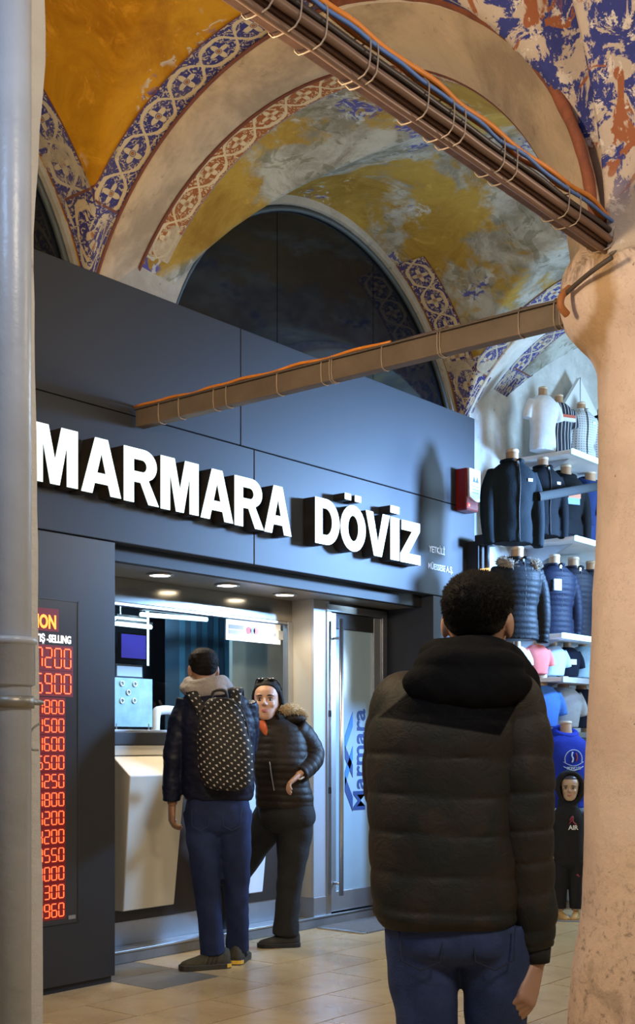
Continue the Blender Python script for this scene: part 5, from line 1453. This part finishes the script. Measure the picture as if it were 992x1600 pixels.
# peaked canopy board at the top
cn = thing('peaked_board', 'white peaked board above the top row of shirts', 'board', (4.9, -0.1, 3.7))
pk = [onY(868, 655, -0.08), onY(906, 590, -0.08), onY(935, 650, -0.08), onY(930, 690, -0.08), onY(870, 690, -0.08)]
build(MB().prism(pk, -0.08, -0.05), 'board', M_white, cn)
a, b = onY(906, 590, -0.08), onY(906, 690, -0.08)
build(MB().tube([(a[0], -0.082, a[1]), (b[0], -0.082, b[1])], 0.004, 6), 'seam', M_steel2, cn, True)
M_glow = mat('glowing shelf edge', (0.7, 1.0, 0.95), 0.4, emit=(0.45, 0.9, 1.0), estr=1.3)
SHZ = {'a': 3.425, 'b': 2.785}
def shelf(z, x0, x1, lab, glow=True, y0=-0.52):
    t = thing('display_shelf', lab, 'shelf', (x0, -0.3, z), 0, 'clothes display shelves')
    boxo('board', M_white, (x0, x1, y0, -0.03, z - 0.03, z), t, 0.003)
    boxo('lit_edge', M_glow if glow else M_steel2, (x0, x1, y0 - 0.012, y0, z - 0.036, z + 0.004), t)
    for k in range(3):
        xx = x0 + 0.15 + k * (x1 - x0 - 0.3) / 2
        build(MB().add([(xx, -0.03, z - 0.03), (xx, -0.03, z - 0.2), (xx, y0 + 0.1, z - 0.03), (xx + .01, -0.03, z - 0.03), (xx + .01, -0.03, z - 0.2), (xx + .01, y0 + 0.1, z - 0.03)], [(0, 1, 2), (3, 5, 4), (0, 3, 4, 1), (1, 4, 5, 2), (2, 5, 3, 0)]), 'bracket', M_steel2, t)
shelf(SHZ['a'], 4.0, 8.0, 'uppermost white display shelf carrying the top row of shirts')
shelf(SHZ['b'], 4.05, 8.0, 'lit display shelf under the row of dark fleece jackets')
z3 = fz(900, 1000, YM); z4 = fz(870, 1062, YM); z5 = fz(880, 1145, YM)
shelf(z3, 3.85, 8.0, 'display shelf under the row of padded jackets', True)
shelf(z4, 3.85, 8.0, 'display shelf under the row of short coloured shirts', False)
shelf(z5, 3.85, 8.0, 'lowest display shelf above the child mannequin', False, -0.40)
M_man = mat('tan mannequin', (0.42, 0.27, 0.16), 0.45)
M_neck_lit = mat('lit tan neck top', (0.60, 0.50, 0.38), 0.4)  # paler tan puts the light on the neck tops into the colour
CACHE = {}
TR = [(0, 0, 0, .160, .110), (.12, 0, 0, .158, .108), (.25, 0, 0, .150, .102), (.38, 0, 0, .168, .115), (.48, 0, 0, .182, .118), (.555, 0, 0, .172, .105), (.60, 0, 0, .125, .088), (.632, 0, 0, .078, .072)]
def garment(kind):
    if kind in CACHE: return CACHE[kind]
    mb = MB()
    if kind in ('puffer', 'furpuffer'):
        sm = [-.02 + .047 * k for k in range(16)]
        body_loft(mb, [(z, x, y, a * 1.06, b * 1.12) for z, x, y, a, b in TR], 40, 10, 2.3, lambda z, t, x, y: ridge(z, sm, .011))
        for s in (-1, 1): mb.tube([(s * .155, 0, .55), (s * .215, .0, .40), (s * .225, -.02, .2), (s * .215, -.03, -.02)], [.07, .066, .06, .048], 20, 10, mod=lambda L, a, i: ridge(L, [.0 + .047 * k for k in range(16)], .010))
        vx = .0095
    elif kind == 'tee':
        body_loft(mb, TR, 36, 6)
        for s in (-1, 1): mb.tube([(s * .14, 0, .555), (s * .20, 0, .46), (s * .225, 0, .36)], [.066, .062, .058], 18, 5)
        vx = .012
    elif kind == 'short':
        body_loft(mb, [(z, x, y, a, b) for z, x, y, a, b in TR if z > .2] , 36, 6)
        for s in (-1, 1): mb.tube([(s * .14, 0, .555), (s * .20, 0, .46), (s * .225, 0, .36)], [.066, .062, .058], 18, 5)
        vx = .012
    else:
        body_loft(mb, [(z, x, y, a * 1.03, b * 1.06) for z, x, y, a, b in TR], 40, 8, 2.3, lambda z, t, x, y: .006 * mnoise.noise(Vector((x * 9, y * 9, z * 9))))
        for s in (-1, 1): mb.tube([(s * .145, 0, .55), (s * .205, .0, .40), (s * .222, -.01, .2), (s * .212, -.03, -.02)], [.068, .062, .055, .045], 20, 6)
        vx = .0105
    me = fuse(mb, vx, 2); CACHE[kind] = me
    return me
def shared(name, me, m, root, label=None):
    if not me.materials: me.materials.append(m)
    o = bpy.data.objects.new(name, me); COL.objects.link(o); o.parent = root
    o.material_slots[0].link = 'OBJECT'; o.material_slots[0].material = m
    if label: o['label'] = label
    return o
neck_me = None
def mannequin(px, pyt, pyb, kind, col, lab, rot=-0.45, y=YM, rough=0.8, mtl=None, extra=None, base=None, zoff=0.0):
    global neck_me
    x, zt = onY(px, pyt, y); zb = fz(px, pyb, y)
    if base is not None: zb = base
    s = (zt - zb) / 0.73
    if kind == 'short': zb0 = zb; s = (zt - zb) / 0.53
    t = thing('mannequin', lab, 'mannequin', (x, y, zb), rot, 'mannequins on the clothes display')
    t.scale = (s, s, s); 
    t.matrix_basis = Matrix.Translation((x, y, zb)) @ Matrix.Rotation(rot, 4, 'Z') @ Matrix.Scale(s, 4)
    if neck_me is None:
        neck_me = MB().lathe([(.062, .58), (.056, .63), (.050, .67), (.050, .715), (.046, .728), (.001, .73)], 20).mesh('neck', True)
        CACHE['cap'] = MB().lathe([(.0515, .712), (.052, .730), (.046, .737), (.001, .737)], 20).mesh('cap', True)
    off = -0.20 if kind == 'short' else 0
    def sh(name, me, m):
        o = shared(name, me, m, t); o.location = (0, 0, off); return o
    sh('neck', neck_me, M_man); sh('neck_top_lit', CACHE['cap'], M_neck_lit)
    m = mtl or mat('cloth %s %s' % (col, rough), col, rough, 0, 0.12, 14, 0.2, 60, spec=0.12 if max(col) < .1 else 0.3)
    g_ = sh('garment', garment(kind), m)
    zl = 0.02
    if kind in ('fleece', 'puffer', 'furpuffer'):
        if 'collar' not in CACHE:
            CACHE['collar'] = MB().tube([(.066 * math.cos(a), .062 * math.sin(a), .635) for a in [PI * (-.42 + 1.84 * k / 20) for k in range(21)]], [(.018, .034)] * 21, 10, hint=(1, 0, .2)).mesh('collar', True)
            CACHE['zip'] = MB().tube([(0, -.122, .0), (0, -.116, .15), (0, -.113, .25), (0, -.127, .38), (0, -.130, .48), (0, -.110, .58), (0, -.085, .63)], .005, 6, 4).mesh('zip', True)
            CACHE['pull'] = MB().box(-.008, .008, -.10, -.088, .585, .63).mesh('pull')
            CACHE['logo'] = MB().box(.075, .115, -.122, -.112, .47, .495).mesh('logo')
        sh('collar', CACHE['collar'], m); sh('zip', CACHE['zip'], M_black); sh('zip_pull', CACHE['pull'], M_steel)
        if kind == 'fleece': sh('logo', CACHE['logo'], M_white)
    if kind == 'furpuffer':
        if 'fur' not in CACHE:
            r = random.Random(3); mb = MB()
            P = [(.15 * math.cos(a) , .09 * math.sin(a) - .02, .60 + .03 * math.sin(a)) for a in [PI * (-.30 + 1.6 * k / 20) for k in range(21)]]
            mb.tube(P, .035, 10)
            for p in catmull(P, 12):
                for k in range(6):
                    d = Vector((r.gauss(0, 1), r.gauss(0, 1), r.gauss(0, 1))).normalized(); a_ = Vector(p) + d * .028
                    mb.tube([tuple(a_), tuple(a_ + d * r.uniform(.015, .035))], [.004, .001], 4)
            CACHE['fur'] = mb.mesh('fur', True)
        sh('fur_collar', CACHE['fur'], mat('grey brown fur', (0.30, 0.25, 0.19), 0.95, 0, 0.4, 30))
    if kind == 'hood':
        if 'hoodm' not in CACHE:
            mb = MB(); mb.tube([(.085 * math.cos(a), .075 * math.sin(a) + .01, .635 + .03 * math.sin(a)) for a in [2 * PI * k / 20 for k in range(21)]], .032, 12)
            mb.ell((0, .09, .62), (.11, .055, .09), 18, 10)
            CACHE['hoodm'] = fuse(mb, .011, 2)
            CACHE['pouch'] = MB().prism([(-.11, .06), (.11, .06), (.085, .2), (-.085, .2)], -.125, -.108).mesh('pouch')
        sh('hood', CACHE['hoodm'], m); sh('pouch_pocket', CACHE['pouch'], m)
    if extra:
        for k, (nm_, x0, x1, z0, z1, c) in enumerate(extra):
            b_ = sh(nm_, MB().box(x0, x1, -.138, -.105, z0, z1).mesh(nm_), mat('print %s' % (c,), c, 0.6))
    return t
def striped(name, a, b, freq):
    m, nt, bs = nodes_of(name); g = G(nt); x, y, z = g.sep(g.obj())
    s = g.ramp(g.m('SINE', g.m('MULTIPLY', x, freq)), 0.82, 0.9)
    g.put(bs.inputs['Base Color'], g.mix(s, a, b)); bs.inputs['Roughness'].default_value = 0.8
    return m
def checked(name, a, b, freq):
    m, nt, bs = nodes_of(name); g = G(nt); x, y, z = g.sep(g.obj())
    s = g.ramp(g.m('MULTIPLY', g.m('SINE', g.m('MULTIPLY', g.m('ADD', x, z), freq)), g.m('SINE', g.m('MULTIPLY', g.m('SUBTRACT', x, z), freq))), 0.25, 0.4)
    g.put(bs.inputs['Base Color'], g.mix(s, a, b)); bs.inputs['Roughness'].default_value = 0.8
    return m
NAVY = (0.010, 0.014, 0.030); INK = (0.008, 0.010, 0.014)
A = SHZ['a']; Bz = SHZ['b']
mannequin(848, 606, 712, 'tee', (0.70, 0.76, 0.82), 'mannequin in white shirt at the left of the top row', base=A)
mannequin(873, 618, 722, 'tee', NAVY, 'mannequin in dark shirt with pale vertical stripes', mtl=striped('dark stripe cloth', NAVY, (0.55, 0.58, 0.62), 130), extra=[('chest_band', -.14, .14, .44, .475, (.5, .12, .08)), ('chest_band', -.14, .14, .40, .44, (.7, .74, .78))], base=A)
mannequin(908, 630, 735, 'fleece', (0.42, 0.46, 0.50), 'mannequin in pale grey patterned sweater', mtl=checked('grey diamond knit', (0.50, 0.55, 0.60), (0.25, 0.28, 0.32), 110), base=A)
mannequin(940, 640, 742, 'fleece', NAVY, 'mannequin in dark jacket at the right end of the top row', base=A)
mannequin(800, 704, 850, 'fleece', (0.008, 0.014, 0.020), 'mannequin in large black zipped fleece beside the alarm box', y=-0.46, rot=-0.55, zoff=0)
mannequin(848, 716, 845, 'fleece', INK, 'mannequin in black hooded jacket next to the zipped fleece', base=Bz)
mannequin(884, 728, 850, 'hood', INK, 'mannequin in black sweater with orange and blue print', base=Bz, extra=[('print', -.07, .07, .40, .48, (.65, .22, .10)), ('print', -.08, .06, .34, .40, (.18, .35, .62))])
mannequin(922, 738, 858, 'hood', (0.012, 0.035, 0.16), 'mannequin in deep blue sweatshirt in the fleece row', base=Bz, extra=[('print', -.01, .05, .3, .45, (.5, .12, .08))])
mannequin(808, 856, 1000, 'furpuffer', (0.010, 0.013, 0.018), 'mannequin in black padded coat with fur collar', y=-0.50, rot=-0.5, rough=0.55)
mannequin(866, 868, 996, 'puffer', (0.012, 0.016, 0.035), 'mannequin in navy padded jacket with pale tag, next to the fur collar coat', rough=0.55, extra=[('swing_tag', -.10, -.02, .40, .50, (.45, .62, .75))], base=z3)
mannequin(896, 872, 998, 'puffer', (0.016, 0.018, 0.030), 'mannequin in dark padded jacket in the middle of the padded row', rough=0.55, base=z3)
mannequin(924, 878, 1000, 'puffer', (0.018, 0.022, 0.034), 'mannequin in dark padded jacket at the right of the padded row', rough=0.55, extra=[('swing_tag', -.04, .05, .38, .48, (.45, .62, .75))], base=z3)
mannequin(808, 1000, 1065, 'short', (0.66, 0.66, 0.66), 'mannequin in white shirt behind the collar of the foreground person', base=z4)
mannequin(838, 996, 1065, 'short', (0.66, 0.16, 0.14), 'mannequin in coral red shirt', base=z4)
mannequin(864, 998, 1065, 'short', (0.45, 0.62, 0.80), 'mannequin in light blue shirt beside the coral one', base=z4)
mannequin(886, 1000, 1065, 'short', NAVY, 'mannequin in dark shirt with white square print', base=z4, extra=[('print', -.05, .05, .40, .47, (.7, .72, .74))])
mannequin(910, 998, 1065, 'short', (0.35, 0.58, 0.82), 'mannequin in sky blue shirt at the right of the shirt row', base=z4)
mannequin(846, 1055, 1148, 'short', (0.05, 0.16, 0.48), 'mannequin in plain mid blue shirt in the lower row', base=z5)
mannequin(880, 1058, 1148, 'short', (0.36, 0.40, 0.45), 'mannequin in grey shirt in the lower row', base=z5)
mannequin(908, 1062, 1148, 'short', NAVY, 'mannequin in dark navy shirt in the lower row', base=z5)
# blue hoodie with round emblem, hung in front of the lowest shelf
yh = -0.52
bh = mannequin(884, 1128, 1262, 'hood', (0.010, 0.035, 0.42), 'mannequin in bright blue hoodie with white round emblem', y=yh, rot=-0.65)
Me_ = mat('pale blue print', (0.45, 0.58, 0.80), 0.6)
def front(p): return p
em = MB().tube([(.012 + .078 * math.cos(a), -.129 + 1.3 * (.078 * math.cos(a)) ** 2, .415 + .078 * math.sin(a)) for a in [PI * (-.12 + 1.24 * k / 24) for k in range(25)]], .0042, 6)
em.tube([(.012 + dx, -.130 + 1.3 * dx * dx, .355 - .035 * math.cos(dx * 17)) for dx in (-.09, -.06, -.03, 0, .03, .06, .09)], .004, 6, 3)
em.tube([(.012 + dx, -.130 + 1.3 * dx * dx, .393 - .035 * math.cos(dx * 17)) for dx in (-.09, -.06, -.03, 0, .03, .06, .09)], .003, 6, 3)
em.tube([(0, -.131, .475), (-.008, -.132, .445), (.004, -.132, .415), (-.006, -.132, .385)], .007, 6, 3)
build(em, 'emblem', Me_, bh, True, world=False)
me = text_mesh('MONCLER', .034, .001, .001, .8, 'CENTER'); me.transform(ONWALL(.012, -.131, .327)); link('emblem_text', me, Me_, bh, world=False)
build(MB().tube([(.03, -.131, .465), (.04, -.130, .425), (.03, -.131, .395)], .008, 6, 3), 'emblem', mat('dark red print', (.25, .03, .05), .6), bh, True, world=False)
mannequin(916, 1134, 1262, 'tee', (0.40, 0.60, 0.78), 'mannequin in pale blue shirt behind the blue hoodie', y=-0.20)
mannequin(916, 1232, 1330, 'tee', (0.42, 0.60, 0.76), 'mannequin in pale blue shirt behind the child mannequin', y=-0.40)
# dark strap rail across the fleece row
rl = tag(build(MB().tube([(fx(843, -0.62), -0.62, fz(843, 776, -0.62)), (fx(945, -0.62), -0.62, fz(945, 758, -0.62))], [(.008, .032)] * 2, 12), 'sign_rail', mat('dark grey rail', (0.009, 0.010, 0.011), 0.7, spec=0.2), None), 'dark grey rail crossing in front of the fleece jackets', 'rail')
# small lit fixture and dark box at the shopfront end
fxt = thing('light_fixture', 'small dark fixture with a row of cool lamps at the shopfront end', 'light', (fx(766, -0.15), -0.15, fz(766, 842, -0.15)))
x0 = fx(754, -0.15); zz = fz(766, 842, -0.15)
boxo('housing', M_black, (x0, x0 + 0.16, -0.17, -0.08, zz - 0.05, zz + 0.02), fxt, 0.005)
for k in range(5):
    build(MB().ell((x0 + 0.02 + k * 0.026, -0.172, zz + 0.018), (.008, .006, .008), 10, 6), 'lamp', mat('cyan lamp', (.6, 1, 1), .4, emit=(.35, .9, 1.0), estr=6), fxt, True)
build(MB().box(x0 + 0.05, x0 + 0.1, -0.18, -0.1, zz - 0.26, zz - 0.22), 'lamp_lens', mat('amber lens', (1, .7, .3), .4, emit=(1, .6, .2), estr=2.0), fxt)
build(MB().tube([(x0 + 0.075, -0.14, zz - 0.05), (x0 + 0.075, -0.14, zz - 0.22)], 0.02, 10), 'stem', M_black, fxt, True)
boxo('wall_plate', M_black, (x0 + 0.02, x0 + 0.12, -0.1, 0.0, zz - 0.27, zz - 0.02), fxt)

# child mannequin
D4 = 8.56
fk = at(887, 1160, D4)
ck = thing('child_mannequin', 'child mannequin in black hooded tracksuit and tan shoes standing on the floor', 'mannequin', (fk.x, fk.y, 0), CAMROT)
M_ms = mat('mannequin flesh', (0.50, 0.33, 0.20), 0.4)
ck.scale = (.965, .965, .965)
HK = T(.012, -.02, .862, 0, 0, PI - 0.25, .82)
mb = MB(); add_head(mb, HK, .045, .08, False)
body_loft(mb, [(.42, 0, 0, .09, .06), (.6, 0, 0, .09, .06), (.76, 0, 0, .09, .06), (.82, 0, 0, .05, .05)])
for s in (-1, 1):
    mb.tube([(s * .05, 0, .46), (s * .052, 0, .25), (s * .056, 0, .06)], [.05, .04, .03], 12, 4)
    mb.tube([(s * .09, 0, .76), (s * .115, .0, .6), (s * .12, -.02, .44)], [.035, .03, .022], 12, 4)
    add_hand(mb, T(s * .122, -.02, .44, .1, 0, s * 1.4, .62), -s, (.3, .35, .4, .4))
me = fuse(mb, .0055, 2); sockets(me, HK); part('body', me, M_ms, ck)
face(ck, HK, (0.05, 0.03, 0.02), (0.40, 0.14, 0.12))
hair_cap(ck, HK, lambda az: .185 if math.sin(az) > .2 else .12, .008, mat('moulded hair', (0.05, 0.045, 0.05), 0.3), rough=0.0)
M_trk = mat('black jersey', (0.006, 0.006, 0.008), 0.9, 0, 0.2, 20, 0.3, 60)
mb = MB()
body_loft(mb, [(.43, 0, 0, .105, .082), (.47, 0, 0, .118, .09), (.60, 0, 0, .115, .09), (.72, 0, 0, .118, .085), (.79, 0, 0, .09, .07), (.83, 0, 0, .06, .06)], 36, 6)
for s in (-1, 1): mb.tube([(s * .082, 0, .765), (s * .115, .0, .62), (s * .122, -.015, .47)], [.05, .044, .036], 18, 6)
tk_ = part('sweatshirt', fuse(mb, .007, 3), M_trk, ck)
hring = [(.012 + .088 * math.cos(a), -.035 + .02 * math.sin(a * 2) * 0, .955 + .108 * math.sin(a)) for a in [2 * PI * k / 24 for k in range(25)]]
mb = MB().tube(hring, .020, 12)
mb.ell((.012, .035, .965), (.100, .085, .118), 24, 14).tube([(.0, .02, .87), (0, .01, .80)], [.07, .075], 16)
# hollow the hood: keep only what lies behind the face opening
me = fuse(mb, .007, 3)
def carve(co, no):
    co = co.copy(); m_ = (co[:, 1] < -.005) & (((co[:, 0] - .012) / .075) ** 2 + ((co[:, 2] - .955) / .095) ** 2 < 1)
    co[m_, 1] = .01
    return co
displace(me, carve)
part('hood', me, M_trk, ck)
mb = MB(); body_loft(mb, [(.36, 0, 0, .05, .05), (.40, 0, 0, .105, .08), (.47, 0, 0, .112, .085)], 32, 5)
for s in (-1, 1): mb.tube([(s * .055, 0, .44), (s * .057, 0, .25), (s * .058, 0, .075)], [.062, .054, .046], 18, 6)
part('trousers', fuse(mb, .007, 3), M_trk, ck)
M_tan = mat('tan shoe', (0.50, 0.30, 0.10), 0.5)
for s in (-1, 1): shoe(ck, T(s * .06, -.0, 0.0, rz=PI + s * -.35, s=.62), M_tan, M_tan)
me = text_mesh('AIR', .045, .001, .0012, 1.0, 'CENTER'); me.transform(ONWALL(.02, -.0935, .655)); link('print', me, M_white, ck, world=False)
build(MB().tube([(-.005, -.092, .72), (.015, -.093, .75), (.02, -.093, .71), (.045, -.092, .69)], .006, 6, 3).tube([(.015, -.093, .73), (-.01, -.092, .695)], .005, 6), 'print', mat('dark red print', (.25, .03, .05), .6), ck, True, world=False)
build(MB().tube([(.055, -.055, .33), (.07, -.05, .31)], .008, 6), 'print', mat('dark red print', (.25, .03, .05), .6), ck, True, world=False)
build(MB().lathe([(.17, 0), (.175, .002), (.17, .004), (.001, .004)], 32), 'base_plate', mat('grey base plate', (0.2, 0.2, 0.2), 0.4), ck, world=False)
# plinth, purple crate
pw = fk + Vector((FW[0], FW[1], 0)) * 0.5
xq = onY(850, 1300, -0.45)[0]
tag(boxo('display_plinth', mat('pale plinth', (0.50, 0.52, 0.55), 0.6), (xq - 0.3, 6.4, -0.30, -0.05, 0.0, 0.92), None, 0.006), 'pale plinth board behind the child mannequin', 'plinth')
xq2 = onY(911, 1300, -0.62)[0]
tag(boxo('crate', mat('purple fabric box', (0.07, 0.03, 0.11), 0.7), (xq2 + 0.03, xq2 + 0.5, -0.60, -0.52, 0.0, 0.72), None, 0.01), 'purple box beside the child mannequin', 'box')
# far end of the street
tag(boxo('wall_far', mat('distant wall', (0.10, 0.10, 0.11), 0.8), (9.6, 9.8, -9, 6, 0, 5.2)), 'dim far wall closing the arcade', None, None, 'structure')
